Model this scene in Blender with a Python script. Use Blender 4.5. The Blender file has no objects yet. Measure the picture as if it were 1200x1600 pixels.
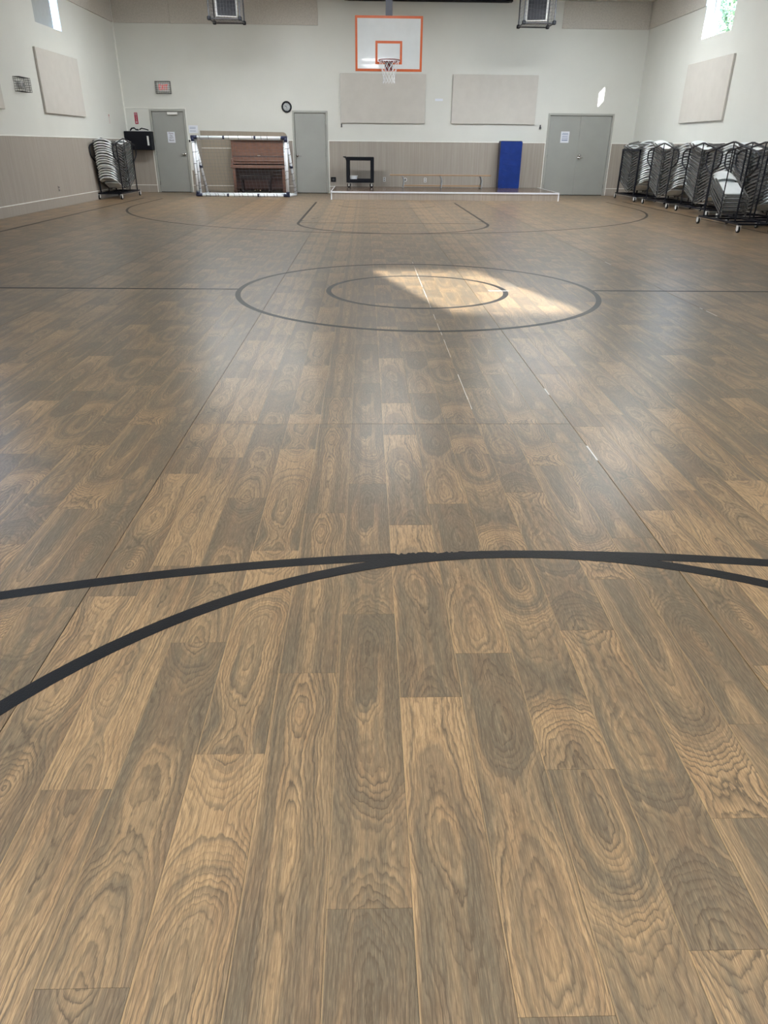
import bpy, bmesh, math, random
from mathutils import Vector, Matrix
random.seed(7)
SC = bpy.context.scene
COL = SC.collection
PI = math.pi

# ------------------------------------------------------------------ camera
F_PX, PITCH, YAW, ROLL, CAM_H = 1108.35, 0.4763, -0.0276, 0.0095, 1.2918
cy_, sy_ = math.cos(YAW), math.sin(YAW)
fwd = Vector((-sy_*math.cos(PITCH), cy_*math.cos(PITCH), -math.sin(PITCH)))
rt = Vector((cy_, sy_, 0)); up = rt.cross(fwd)
rt2 = rt*math.cos(ROLL) + up*math.sin(ROLL); up2 = -rt*math.sin(ROLL) + up*math.cos(ROLL)
cam = bpy.data.cameras.new('camera'); cam_o = bpy.data.objects.new('camera', cam); COL.objects.link(cam_o)
m = Matrix((rt2, up2, -fwd)).transposed().to_4x4(); m.translation = Vector((0, 0, CAM_H)); cam_o.matrix_world = m
cam.sensor_fit = 'VERTICAL'; cam.sensor_height = 32.0; cam.lens = 32.0*F_PX/1600.0
cam.clip_start = 0.05; cam.clip_end = 400
SC.camera = cam_o

# ------------------------------------------------------------------ colour management
SC.view_settings.view_transform = 'Standard'; SC.view_settings.look = 'None'
SC.view_settings.gamma = 1.0; SC.view_settings.use_curve_mapping = False
SC.view_settings.exposure = 0.0

# ------------------------------------------------------------------ room measures (metres)
XL, XR, YF, YB, ZC = -6.927, 7.936, 23.567, -6.05, 4.87
WT = 0.3                      # wall thickness
# sun direction (travel), worked out from the sun patches on floor and wall
SUN_D = Vector((-0.28, 1.0, -0.29)).normalized()

# ------------------------------------------------------------------ world
W = bpy.data.worlds.new('sky'); SC.world = W; W.use_nodes = True
nt = W.node_tree; nt.nodes.clear()
wo = nt.nodes.new('ShaderNodeOutputWorld'); bg = nt.nodes.new('ShaderNodeBackground')
tc = nt.nodes.new('ShaderNodeTexCoord'); sep = nt.nodes.new('ShaderNodeSeparateXYZ')
cr = nt.nodes.new('ShaderNodeValToRGB')
cr.color_ramp.elements[0].position = 0.0; cr.color_ramp.elements[0].color = (0.80, 0.90, 1.0, 1)
cr.color_ramp.elements[1].position = 0.7; cr.color_ramp.elements[1].color = (0.22, 0.50, 1.0, 1)
nt.links.new(tc.outputs['Generated'], sep.inputs[0]); nt.links.new(sep.outputs['Z'], cr.inputs[0])
nt.links.new(cr.outputs[0], bg.inputs[0]); nt.links.new(bg.outputs[0], wo.inputs[0])
bg.inputs[1].default_value = 26.0

# ------------------------------------------------------------------ sun
sl = bpy.data.lights.new('sun', 'SUN'); sl.energy = 50.0; sl.angle = math.radians(0.6); sl.color = (1.0, 0.945, 0.89)
so = bpy.data.objects.new('sun', sl); COL.objects.link(so)
so.rotation_euler = SUN_D.to_track_quat('-Z', 'Y').to_euler(); so.location = (5, -12, 10)

CEIL_FILL = 60.0              # emission of the ceiling fill panels
HIGH_WINDOW_LIGHT = 1.0

# ================================================================== materials
MATS = {}
def pmat(name, color, rough=0.6, metal=0.0, noise=0.0, nscale=20.0, bump=0.0, spec=0.5, stretch=(1, 1, 1), emit=0.0, coat=0.0):
    if name in MATS: return MATS[name]
    m = bpy.data.materials.new(name); m.use_nodes = True; n = m.node_tree; b = n.nodes['Principled BSDF']
    b.inputs['Base Color'].default_value = (*color, 1); b.inputs['Roughness'].default_value = rough
    b.inputs['Metallic'].default_value = metal; b.inputs['Specular IOR Level'].default_value = spec
    b.inputs['Coat Weight'].default_value = coat
    if emit:
        b.inputs['Emission Color'].default_value = (*color, 1); b.inputs['Emission Strength'].default_value = emit
    if noise or bump:
        t = n.nodes.new('ShaderNodeTexCoord'); mp = n.nodes.new('ShaderNodeMapping'); mp.inputs['Scale'].default_value = stretch
        nz = n.nodes.new('ShaderNodeTexNoise'); nz.inputs['Scale'].default_value = nscale; nz.inputs['Detail'].default_value = 4
        n.links.new(t.outputs['Object'], mp.inputs[0]); n.links.new(mp.outputs[0], nz.inputs['Vector'])
        if noise:
            r = n.nodes.new('ShaderNodeValToRGB')
            r.color_ramp.elements[0].position = 0.3; r.color_ramp.elements[1].position = 0.7
            r.color_ramp.elements[0].color = (*[c*(1-noise) for c in color], 1)
            r.color_ramp.elements[1].color = (*[min(1, c*(1+noise)) for c in color], 1)
            n.links.new(nz.outputs['Fac'], r.inputs[0]); n.links.new(r.outputs[0], b.inputs['Base Color'])
        if bump:
            bp = n.nodes.new('ShaderNodeBump'); bp.inputs['Strength'].default_value = bump; bp.inputs['Distance'].default_value = 0.01
            n.links.new(nz.outputs['Fac'], bp.inputs['Height']); n.links.new(bp.outputs[0], b.inputs['Normal'])
    MATS[name] = m; return m

def wood_floor():
    m = bpy.data.materials.new('walnut_print_vinyl'); m.use_nodes = True; n = m.node_tree; N = n.nodes.new; L = n.links.new
    b = n.nodes['Principled BSDF']
    def math_(op, a, c=None, d=None):
        k = N('ShaderNodeMath'); k.operation = op
        for i, v in enumerate((a, c, d)):
            if v is None: continue
            if isinstance(v, (int, float)): k.inputs[i].default_value = v
            else: L(v, k.inputs[i])
        return k.outputs[0]
    def comb(x, y, z):
        k = N('ShaderNodeCombineXYZ')
        for i, v in enumerate((x, y, z)):
            if isinstance(v, (int, float)): k.inputs[i].default_value = v
            else: L(v, k.inputs[i])
        return k.outputs[0]
    def noise(vec, scale, detail=2.0, rough=0.5):
        k = N('ShaderNodeTexNoise'); k.inputs['Scale'].default_value = scale; k.inputs['Detail'].default_value = detail
        k.inputs['Roughness'].default_value = rough; L(vec, k.inputs['Vector']); return k.outputs['Fac']
    def mix(fac, a, c):
        k = N('ShaderNodeMix'); k.data_type = 'RGBA'
        for sck, v in ((k.inputs[0], fac), (k.inputs[6], a), (k.inputs[7], c)):
            if isinstance(v, (tuple, float, int)): sck.default_value = v
            else: L(v, sck)
        return k.outputs[2]
    def ramp(v, pts):
        k = N('ShaderNodeValToRGB'); e = k.color_ramp.elements
        while len(e) < len(pts): e.new(0.5)
        for q, (p, c) in zip(e, pts): q.position = p; q.color = (c, c, c, 1) if isinstance(c, float) else (*c, 1)
        L(v, k.inputs[0]); return k.outputs[0]
    uv = N('ShaderNodeUVMap'); uv.uv_map = 'plank_uv'
    sd = N('ShaderNodeUVMap'); sd.uv_map = 'plank_seed'
    s1 = N('ShaderNodeSeparateXYZ'); L(uv.outputs[0], s1.inputs[0]); U, V = s1.outputs[0], s1.outputs[1]
    s2 = N('ShaderNodeSeparateXYZ'); L(sd.outputs[0], s2.inputs[0]); S, T = s2.outputs[0], s2.outputs[1]
    gr_ = N('ShaderNodeUVMap'); gr_.uv_map = 'plank_grad'
    s3 = N('ShaderNodeSeparateXYZ'); L(gr_.outputs[0], s3.inputs[0])
    T = math_('ADD', T, math_('MULTIPLY', s3.outputs[0], math_('SUBTRACT', math_('DIVIDE', V, 0.957), 0.5)))
    so_ = math_('MULTIPLY', S, 17.31)
    # wandering pith line and pith depth along the plank
    uc = math_('MULTIPLY_ADD', math_('SUBTRACT', noise(comb(math_('MULTIPLY', V, 2.2), so_, 3.1), 1.0, 1.0), 0.5), 0.085, 0.0825)
    zd = math_('MULTIPLY_ADD', math_('SUBTRACT', noise(comb(math_('MULTIPLY', V, 2.2), so_, 9.7), 1.0, 0.6), 0.5), 0.50, math_('MULTIPLY_ADD', math_('FRACT', math_('MULTIPLY', S, 3.7)), 0.10, 0.015))
    wob = math_('MULTIPLY', math_('SUBTRACT', noise(comb(math_('MULTIPLY', U, 26.0), math_('MULTIPLY', V, 6.0), so_), 1.0, 3.0), 0.5), 0.034)
    wob2 = math_('MULTIPLY', math_('SUBTRACT', noise(comb(math_('MULTIPLY', U, 70.0), math_('MULTIPLY', V, 34.0), so_), 1.0, 2.0), 0.5), 0.010)
    x = math_('SUBTRACT', U, uc)
    d = math_('SQRT', math_('ADD', math_('MULTIPLY', math_('MULTIPLY', x, x), 2.0), math_('MULTIPLY', zd, zd)))
    d = math_('ADD', math_('ADD', d, wob), wob2)
    rings = math_('MULTIPLY', d, 88.0)
    fr = math_('FRACT', rings)
    line = ramp(fr, [(0.0, 0.35), (0.10, 0.0), (0.50, 0.10), (0.80, 0.60), (0.93, 1.0), (1.0, 0.35)])
    # broad tone zones: tan against grey-brown
    tone = noise(comb(math_('MULTIPLY', rings, 0.16), math_('MULTIPLY', V, 0.8), so_), 1.0, 1.5)
    tone2 = noise(comb(math_('MULTIPLY', U, 42.0), math_('MULTIPLY', V, 1.3), math_('ADD', so_, 5.0)), 1.0, 2.0)
    tz = math_('ADD', math_('MULTIPLY', tone, 0.62), math_('MULTIPLY', tone2, 0.38))
    tz = math_('ADD', tz, T)
    grey = ramp(tz, [(0.40, 0.0), (0.60, 1.0)])
    base = mix(grey, (0.475, 0.310, 0.166, 1), (0.172, 0.138, 0.096, 1))
    red = noise(comb(math_('MULTIPLY', U, 14.0), math_('MULTIPLY', V, 2.5), math_('ADD', so_, 2.0)), 1.0, 2.0)
    base = mix(ramp(red, [(0.45, 0.0), (0.72, 0.45)]), base, (0.285, 0.165, 0.090, 1))
    amp = ramp(noise(comb(math_('MULTIPLY', U, 8.0), math_('MULTIPLY', V, 3.0), math_('ADD', so_, 8.0)), 1.0, 1.0), [(0.3, 0.60), (0.60, 1.0)])
    rv = ramp(noise(comb(math_('MULTIPLY', rings, 0.55), math_('MULTIPLY', V, 1.5), math_('ADD', so_, 4.0)), 1.0, 1.0), [(0.36, 0.45), (0.56, 1.0)])
    base = mix(math_('MULTIPLY', ramp(noise(comb(math_('MULTIPLY', rings, 0.9), math_('MULTIPLY', V, 2.0), math_('ADD', so_, 6.0)), 1.0, 1.0), [(0.50, 0.0), (0.66, 1.0)]), 0.45), base, (0.115, 0.100, 0.078, 1))
    col = mix(math_('MULTIPLY', math_('MULTIPLY', line, rv), amp), base, (0.085, 0.066, 0.046, 1))
    # fine long pores
    por = noise(comb(math_('MULTIPLY', U, 750.0), math_('MULTIPLY', V, 26.0), so_), 1.0, 3.0, 0.65)
    st = noise(comb(math_('MULTIPLY', U, 190.0), math_('MULTIPLY', V, 4.5), math_('ADD', so_, 1.0)), 1.0, 2.0)
    col = mix(ramp(por, [(0.42, 0.0), (0.62, 0.62)]), col, (0.120, 0.082, 0.050, 1))
    col = mix(ramp(por, [(0.30, 0.42), (0.46, 0.0)]), col, (0.46, 0.325, 0.200, 1))
    col = mix(ramp(st, [(0.50, 0.0), (0.75, 0.35)]), col, (0.135, 0.098, 0.064, 1))
    # pale printed edge on one long side
    ed = math_('LESS_THAN', U, 0.0035)
    col = mix(math_('MULTIPLY', ed, 0.40), col, (0.46, 0.31, 0.16, 1))
    L(col, b.inputs['Base Color'])
    rg = noise(comb(math_('MULTIPLY', U, 300.0), math_('MULTIPLY', V, 60.0), so_), 1.0, 2.0)
    L(math_('MULTIPLY_ADD', rg, 0.10, 0.25), b.inputs['Roughness'])
    b.inputs['Specular IOR Level'].default_value = 0.30
    bp = N('ShaderNodeBump'); bp.inputs['Strength'].default_value = 0.10; bp.inputs['Distance'].default_value = 0.002
    L(por, bp.inputs['Height']); L(bp.outputs[0], b.inputs['Normal'])
    return m

def streak_mat(name, c1, c2, axis='x', rough=0.55):
    """vertical wood-look streaks of the wainscot"""
    m = bpy.data.materials.new(name); m.use_nodes = True; n = m.node_tree; b = n.nodes['Principled BSDF']
    t = n.nodes.new('ShaderNodeTexCoord'); mp = n.nodes.new('ShaderNodeMapping')
    mp.inputs['Scale'].default_value = (14, 14, 0.35)
    nz = n.nodes.new('ShaderNodeTexNoise'); nz.inputs['Scale'].default_value = 2.4; nz.inputs['Detail'].default_value = 7; nz.inputs['Roughness'].default_value = 0.62
    r = n.nodes.new('ShaderNodeValToRGB'); r.color_ramp.elements[0].position = 0.32; r.color_ramp.elements[1].position = 0.68
    r.color_ramp.elements[0].color = (*c1, 1); r.color_ramp.elements[1].color = (*c2, 1)
    n.links.new(t.outputs['Object'], mp.inputs[0]); n.links.new(mp.outputs[0], nz.inputs['Vector'])
    n.links.new(nz.outputs['Fac'], r.inputs[0]); n.links.new(r.outputs[0], b.inputs['Base Color'])
    b.inputs['Roughness'].default_value = rough
    return m

def glass_mat():
    m = bpy.data.materials.new('window_glass'); m.use_nodes = True; n = m.node_tree; n.nodes.clear()
    o = n.nodes.new('ShaderNodeOutputMaterial'); mx = n.nodes.new('ShaderNodeMixShader'); fz = n.nodes.new('ShaderNodeFresnel')
    tr = n.nodes.new('ShaderNodeBsdfTransparent'); gl = n.nodes.new('ShaderNodeBsdfGlossy'); gl.inputs['Roughness'].default_value = 0.02
    tr.inputs[0].default_value = (0.93, 0.97, 0.98, 1)
    ge = n.nodes.new('ShaderNodeNewGeometry'); mt_ = n.nodes.new('ShaderNodeMath'); mt_.operation = 'SUBTRACT'; mt_.inputs[0].default_value = 1.0
    n.links.new(ge.outputs['Backfacing'], mt_.inputs[1]); mu = n.nodes.new('ShaderNodeMath'); mu.operation = 'MULTIPLY'
    n.links.new(fz.outputs[0], mu.inputs[0]); n.links.new(mt_.outputs[0], mu.inputs[1])
    n.links.new(mu.outputs[0], mx.inputs[0]); n.links.new(tr.outputs[0], mx.inputs[1]); n.links.new(gl.outputs[0], mx.inputs[2])
    n.links.new(mx.outputs[0], o.inputs[0]); return m

def tape_mat(name, worn=False):
    m = bpy.data.materials.new(name); m.use_nodes = True; n = m.node_tree; b = n.nodes['Principled BSDF']
    b.inputs['Base Color'].default_value = (0.012, 0.012, 0.013, 1); b.inputs['Roughness'].default_value = 0.42; b.inputs['Specular IOR Level'].default_value = 0.22
    t = n.nodes.new('ShaderNodeTexCoord'); nz = n.nodes.new('ShaderNodeTexNoise'); nz.inputs['Scale'].default_value = 260; nz.inputs['Detail'].default_value = 2
    bp = n.nodes.new('ShaderNodeBump'); bp.inputs['Strength'].default_value = 0.45; bp.inputs['Distance'].default_value = 0.002
    n.links.new(t.outputs['Object'], nz.inputs['Vector']); n.links.new(nz.outputs['Fac'], bp.inputs['Height']); n.links.new(bp.outputs[0], b.inputs['Normal'])
    return m

M_FLOOR = wood_floor()
M_GLASS = glass_mat()
M_TAPE = tape_mat('black_court_tape')
M_WALL = pmat('cream_wall_paint', (0.665, 0.67, 0.63), 0.55, noise=0.02, nscale=1.5, bump=0.02)
M_CEIL = pmat('ceiling_paint', (0.66, 0.63, 0.56), 0.8, noise=0.02)
M_WAIN = streak_mat('streaked_wainscot', (0.325, 0.288, 0.248), (0.400, 0.362, 0.318))
M_STAGE = streak_mat('streaked_stage_front', (0.33, 0.28, 0.235), (0.43, 0.37, 0.315))
M_STAGETOP = pmat('dark_stage_top', (0.115, 0.075, 0.052), 0.22, noise=0.25, nscale=6, stretch=(8, 1, 1))
M_TRIM = pmat('pale_trim', (0.84, 0.84, 0.80), 0.45, noise=0.03, nscale=8)
M_WTRIM = pmat('white_nosing', (0.80, 0.83, 0.88), 0.35, noise=0.02, nscale=8)
M_ACOU = pmat('acoustic_band', (0.55, 0.52, 0.475), 0.9, noise=0.10, nscale=30, bump=0.3)
M_TACK = pmat('beige_panel_cloth', (0.56, 0.535, 0.495), 0.75, noise=0.03, nscale=5, bump=0.05)
M_DOOR = pmat('grey_green_door_paint', (0.335, 0.345, 0.325), 0.42, noise=0.03, nscale=3)
M_FRAME = pmat('door_frame_paint', (0.39, 0.395, 0.365), 0.42, noise=0.03, nscale=3)
M_CHROME = pmat('brushed_steel', (0.72, 0.72, 0.72), 0.22, 1.0, noise=0.04, nscale=60)
M_DARKGAP = pmat('dark_rubber_and_gaps', (0.012, 0.012, 0.013), 0.6, noise=0.1)
M_ORANGE = pmat('orange_paint', (0.70, 0.125, 0.022), 0.4, noise=0.04, nscale=10)
M_BOARD = pmat('white_backboard_paint', (0.80, 0.85, 0.88), 0.12, noise=0.03, nscale=4, coat=0.4)
M_NAVY = pmat('navy_steel', (0.012, 0.018, 0.055), 0.35, noise=0.1, nscale=10)
M_RIM = pmat('dark_red_rim', (0.16, 0.010, 0.012), 0.35, noise=0.1, nscale=20)
M_STRING = pmat('white_net_string', (0.75, 0.76, 0.78), 0.8, noise=0.05)
M_BLACK = pmat('black_plastic', (0.007, 0.008, 0.012), 0.5, spec=0.2, noise=0.1, nscale=20)
M_BLKMET = pmat('black_painted_steel', (0.007, 0.008, 0.014), 0.45, spec=0.25, noise=0.15, nscale=15)
M_FRAMEGREY = pmat('grey_chair_tube', (0.115, 0.112, 0.108), 0.4, 0.0, spec=0.3, noise=0.1, nscale=20)
M_WHITEPL = pmat('white_chair_plastic', (0.84, 0.88, 0.90), 0.42, noise=0.03, nscale=10)
M_CAGE = pmat('galvanised_cage', (0.055, 0.055, 0.062), 0.45, 0.2, noise=0.1, nscale=30)
M_SPKW = pmat('pale_speaker_cabinet', (0.42, 0.42, 0.41), 0.5, noise=0.05, nscale=10)
M_WHITE = pmat('white_plastic', (0.72, 0.73, 0.73), 0.4, noise=0.02)
M_PAPER = pmat('white_paper', (0.74, 0.77, 0.84), 0.8, noise=0.02)
M_INK = pmat('dark_ink', (0.05, 0.05, 0.07), 0.8, noise=0.05)
M_PURPLE = pmat('purple_ink', (0.14, 0.06, 0.16), 0.8, noise=0.05)
M_BLUEINK = pmat('blue_grey_ink', (0.26, 0.32, 0.45), 0.8, noise=0.1)
M_REDSIGN = pmat('red_sign', (0.42, 0.01, 0.05), 0.4, noise=0.03)
M_EXITRED = pmat('lit_red_letters', (0.9, 0.10, 0.09), 0.4, noise=0.0, emit=0.55)
M_BLUE = pmat('blue_vinyl', (0.007, 0.032, 0.20), 0.42, noise=0.12, nscale=5, bump=0.5, spec=0.3)
M_BLUEEDGE = pmat('dark_blue_vinyl', (0.006, 0.010, 0.050), 0.4, noise=0.08)
M_OAK = pmat('bench_wood', (0.36, 0.235, 0.140), 0.4, noise=0.12, nscale=5, stretch=(1, 12, 12))
M_PIANO = pmat('walnut_piano_wood', (0.20, 0.105, 0.075), 0.35, noise=0.28, nscale=5, stretch=(1.2, 6, 10))
M_PIANOD = pmat('dark_piano_wood', (0.060, 0.030, 0.026), 0.35, noise=0.25, nscale=6, stretch=(1.2, 6, 10))
M_BENCHP = pmat('dark_piano_bench', (0.022, 0.014, 0.016), 0.3, noise=0.2, nscale=8)
M_BRASS = pmat('brass_pedal', (0.55, 0.42, 0.25), 0.25, 1.0, noise=0.05)
M_GOAL = pmat('white_goal_tube', (0.88, 0.92, 0.97), 0.35, noise=0.02)
M_NETG = pmat('grey_net_cord', (0.16, 0.17, 0.19), 0.8, noise=0.1)
M_TAN = streak_mat('tan_table_top', (0.30, 0.255, 0.20), (0.36, 0.31, 0.25))
M_PINK = pmat('pinkish_contents', (0.45, 0.20, 0.22), 0.7, noise=0.2, nscale=40)
M_TUB = pmat('translucent_tub_plastic', (0.85, 0.88, 0.92), 0.35, noise=0.05)
M_REDBOX = pmat('dark_red_box', (0.16, 0.015, 0.018), 0.45, noise=0.1)
M_FILL = pmat('white_seam_filler', (0.74, 0.70, 0.66), 0.4, noise=0.12, nscale=60)
M_SHADE = pmat('grey_roller_shade', (0.40, 0.42, 0.42), 0.8, noise=0.03, nscale=10)
M_LEAF = pmat('tree_leaves', (0.16, 0.22, 0.10), 0.6, noise=0.5, nscale=3)
M_BARK = pmat('tree_bark', (0.11, 0.085, 0.06), 0.9, noise=0.3, nscale=8)
M_GROUND = pmat('outside_ground', (0.22, 0.22, 0.19), 0.9, noise=0.2, nscale=1)
M_LAMP = pmat('lit_diffuser', (0.96, 0.99, 1.0), 0.5, emit=CEIL_FILL)
M_STEELG = pmat('grey_bench_steel', (0.30, 0.31, 0.32), 0.4, 0.3, noise=0.1, nscale=20)
M_FACE = pmat('clock_face', (0.45, 0.47, 0.47), 0.35, 0.3, noise=0.2, nscale=40)

# ================================================================== mesh helpers
class MB:
    def __init__(s): s.v = []; s.f = []; s.smooth = False
    def box(s, c, d, rot=None):
        i = len(s.v); c = Vector(c); h = Vector(d)/2
        for x in (-1, 1):
            for y in (-1, 1):
                for z in (-1, 1):
                    p = Vector((x*h.x, y*h.y, z*h.z))
                    if rot: p = rot @ p
                    s.v.append(c+p)
        for q in ((0, 1, 3, 2), (4, 6, 7, 5), (0, 4, 5, 1), (2, 3, 7, 6), (0, 2, 6, 4), (1, 5, 7, 3)): s.f.append([i+k for k in q])
        return s
    def b(s, x0, x1, y0, y1, z0, z1): return s.box(((x0+x1)/2, (y0+y1)/2, (z0+z1)/2), (abs(x1-x0), abs(y1-y0), abs(z1-z0)))
    def bbev(s, x0, x1, y0, y1, z0, z1, r, axis='y'):
        """box with cut corners seen along axis"""
        def ring(a0, a1, b0, b1):
            pts = []
            for (ca, cb, st) in ((a1-r, b1-r, 0), (a0+r, b1-r, 90), (a0+r, b0+r, 180), (a1-r, b0+r, 270)):
                for k in range(4):
                    a = math.radians(st+k*30); pts.append((ca+r*math.cos(a), cb+r*math.sin(a)))
            return pts
        if axis == 'y':
            s.prism([(a, 0, c) for a, c in ring(x0, x1, z0, z1)], Vector((0, y1-y0, 0)), Vector((0, y0, 0)))
        elif axis == 'z':
            s.prism([(a, c, 0) for a, c in ring(x0, x1, y0, y1)], Vector((0, 0, z1-z0)), Vector((0, 0, z0)))
        else:
            s.prism([(0, a, c) for a, c in ring(y0, y1, z0, z1)], Vector((x1-x0, 0, 0)), Vector((x0, 0, 0)))
        return s
    def prism(s, pts, ext, off=Vector((0, 0, 0))):
        i = len(s.v); n = len(pts)
        for p in pts: s.v.append(Vector(p)+off)
        for p in pts: s.v.append(Vector(p)+off+ext)
        s.f.append([i+k for k in reversed(range(n))]); s.f.append([i+n+k for k in range(n)])
        for k in range(n): s.f.append([i+k, i+(k+1) % n, i+n+(k+1) % n, i+n+k])
        return s
    def tube(s, pts, r, n=8, closed=False):
        pts = [Vector(p) for p in pts]; m_ = len(pts); i0 = len(s.v); prev = None
        for k, p in enumerate(pts):
            if closed: t = pts[(k+1) % m_]-pts[k-1]
            else: t = pts[min(k+1, m_-1)]-pts[max(k-1, 0)]
            t = t.normalized()
            if prev is None:
                a = Vector((0, 0, 1)) if abs(t.z) < 0.9 else Vector((1, 0, 0))
                u = t.cross(a).normalized()
            else:
                u = (prev - t*prev.dot(t)).normalized()
            w = t.cross(u); prev = u
            rr = r[k] if isinstance(r, (list, tuple)) else r
            for j in range(n):
                a = 2*PI*j/n; s.v.append(p+(u*math.cos(a)+w*math.sin(a))*rr)
        for k in range(m_ if closed else m_-1):
            k2 = (k+1) % m_
            for j in range(n):
                j2 = (j+1) % n
                s.f.append([i0+k*n+j, i0+k*n+j2, i0+k2*n+j2, i0+k2*n+j])
        if not closed:
            s.f.append([i0+j for j in reversed(range(n))]); s.f.append([i0+(m_-1)*n+j for j in range(n)])
        return s
    def cyl(s, a, b_, r, n=16): return s.tube([a, b_], r, n)
    def quad(s, a, b_, c, d):
        i = len(s.v); s.v += [Vector(a), Vector(b_), Vector(c), Vector(d)]; s.f.append([i, i+1, i+2, i+3]); return s
    def mesh(s, name, mat):
        me = bpy.data.meshes.new(name); me.from_pydata([tuple(v) for v in s.v], [], s.f)
        me.materials.append(mat); me.update()
        if s.smooth:
            for p in me.polygons: p.use_smooth = True
        return me
    def build(s, name, mat, parent=None, loc=None):
        me = s.mesh(name, mat); return link(name, me, parent, loc)
def link(name, me, parent=None, loc=None):
    o = bpy.data.objects.new(name, me); COL.objects.link(o)
    if parent is not None: o.parent = parent
    if loc is not None: o.location = loc
    return o
def tag(o, label, cat, group=None):
    o['label'] = label; o['category'] = cat
    if group: o['group'] = group
    return o
def empty(name, loc, label=None, cat=None, group=None, rotz=0.0):
    o = bpy.data.objects.new(name, None); COL.objects.link(o); o.location = loc; o.rotation_euler = (0, 0, rotz); o.empty_display_size = 0.1
    if label: tag(o, label, cat, group)
    return o
def struct(o): o['kind'] = 'structure'; return o
def bevel(o, w, seg=2):
    md = o.modifiers.new('bevel', 'BEVEL'); md.width = w; md.segments = seg; md.limit_method = 'ANGLE'; md.angle_limit = math.radians(40); return o
def text_mesh(txt, size, mat, depth=0.001):
    cu = bpy.data.curves.new('text', 'FONT'); cu.body = txt; cu.size = size; cu.extrude = depth; cu.align_x = 'CENTER'; cu.align_y = 'CENTER'
    o = bpy.data.objects.new('text', cu); COL.objects.link(o)
    dg = bpy.context.evaluated_depsgraph_get(); dg.update()
    me = bpy.data.meshes.new_from_object(o.evaluated_get(dg)); bpy.data.objects.remove(o); bpy.data.curves.remove(cu)
    me.materials.clear(); me.materials.append(mat); return me
def text_on(name, txt, size, mat, parent, loc, rot=(PI/2, 0, 0), sx=1.0):
    o = link(name, text_mesh(txt, size, mat), parent, loc); o.rotation_euler = rot; o.scale = (sx, 1, 1); return o

# ================================================================== floor
fl = MB().b(XL-WT, XR+WT, YB-WT, YF+WT, -0.15, -0.004).build('floor', M_DARKGAP); struct(fl)
PW, PL, X0S = 0.165, 0.957, -0.905
PH = {0: .006, 1: .19, 2: .72, 3: .29, 4: .58, 5: .855, 6: .48, 7: .66, 8: .23, 9: .765, 10: .09, 11: .37}
TONE = {0: 0.02, 1: -0.02, 2: 0.05, 3: -0.03, 4: 0.0, 5: 0.10, 6: -0.02, 7: 0.03, 8: 0.02, 9: 0.0, 10: -0.01, 11: 0.07}
GRAD = {0: -0.14, 1: 0.16, 2: 0.13, 3: -0.13, 4: -0.13, 5: 0.18, 6: -0.16, 7: 0.17, 8: 0.15, 9: -0.17, 10: 0.13, 11: 0.05}
def to_px(p):
    d = Vector(p)-Vector((0, 0, CAM_H)); z = d.dot(fwd)
    if z < 0.05: return None
    return (600+F_PX*d.dot(rt2)/z, 800-F_PX*d.dot(up2)/z)
def plank_list():
    out = []
    r0 = math.floor((XL-X0S)/PW); r1 = math.ceil((XR-X0S)/PW)
    for r in range(r0, r1):
        sheet = r//12; d = r % 12
        x0 = max(XL, X0S+r*PW); x1 = min(XR, X0S+(r+1)*PW)
        if x1-x0 < 0.01: continue
        segs = [(YB, YF, 0.0)]
        if sheet == 0: segs = [(YB, 3.51, 0.0), (3.51, YF, 0.495)]
        sh = {1: 0.59, -1: 0.536}.get(sheet, 0.0 if sheet == 0 else (sheet*0.377) % PL)
        for (a, b_, off) in segs:
            ph = PH[d]+sh+off
            k0 = math.floor((a-ph)/PL)
            y = ph+k0*PL
            while y < b_-1e-6:
                ya, yb = max(a, y), min(b_, y+PL)
                if yb-ya > 0.01 and yb > -0.9:
                    g0 = 0.0018 if (r % 12 == 0) else 0.0004; g1 = 0.0018 if (r % 12 == 11) else 0.0004
                    ga = 0.0012 if (sheet == 0 and abs(ya-3.51) < 1e-4) else 0.0003
                    gb = 0.0012 if (sheet == 0 and abs(yb-3.51) < 1e-4) else 0.0003
                    out.append((x0+g0, x1-g1, ya+ga, yb-gb, x0, y, d, sheet))
                y += PL
    return out
def plank_mesh(name, L_, origin=None):
    vs, fs, uv, sd = [], [], [], []
    for (xa, xb, ya, yb, px0, py0, d, sheet) in L_:
        i = len(vs); ox, oy = origin if origin else (0, 0)
        for z in (-0.0039, 0.0):
            for (x, y) in ((xa, ya), (xb, ya), (xb, yb), (xa, yb)): vs.append((x-ox, y-oy, z))
        for q in ((4, 5, 6, 7), (0, 1, 5, 4), (1, 2, 6, 5), (2, 3, 7, 6), (3, 0, 4, 7)):
            fs.append([i+k for k in q])
            for k in q:
                X, Y, _ = vs[i+k]; uv.append((X+ox-px0, Y+oy-py0)); sd.append((float(d)+0.37, TONE[d]))
    me = bpy.data.meshes.new(name); me.from_pydata(vs, [], fs); me.materials.append(M_FLOOR)
    u = me.uv_layers.new(name='plank_uv'); s_ = me.uv_layers.new(name='plank_seed'); g_ = me.uv_layers.new(name='plank_grad')
    for k in range(len(uv)): u.data[k].uv = uv[k]; s_.data[k].uv = sd[k]; g_.data[k].uv = (GRAD[int(sd[k][0])], 0.0)
    me.update(); return me
planks = plank_list()
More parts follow.
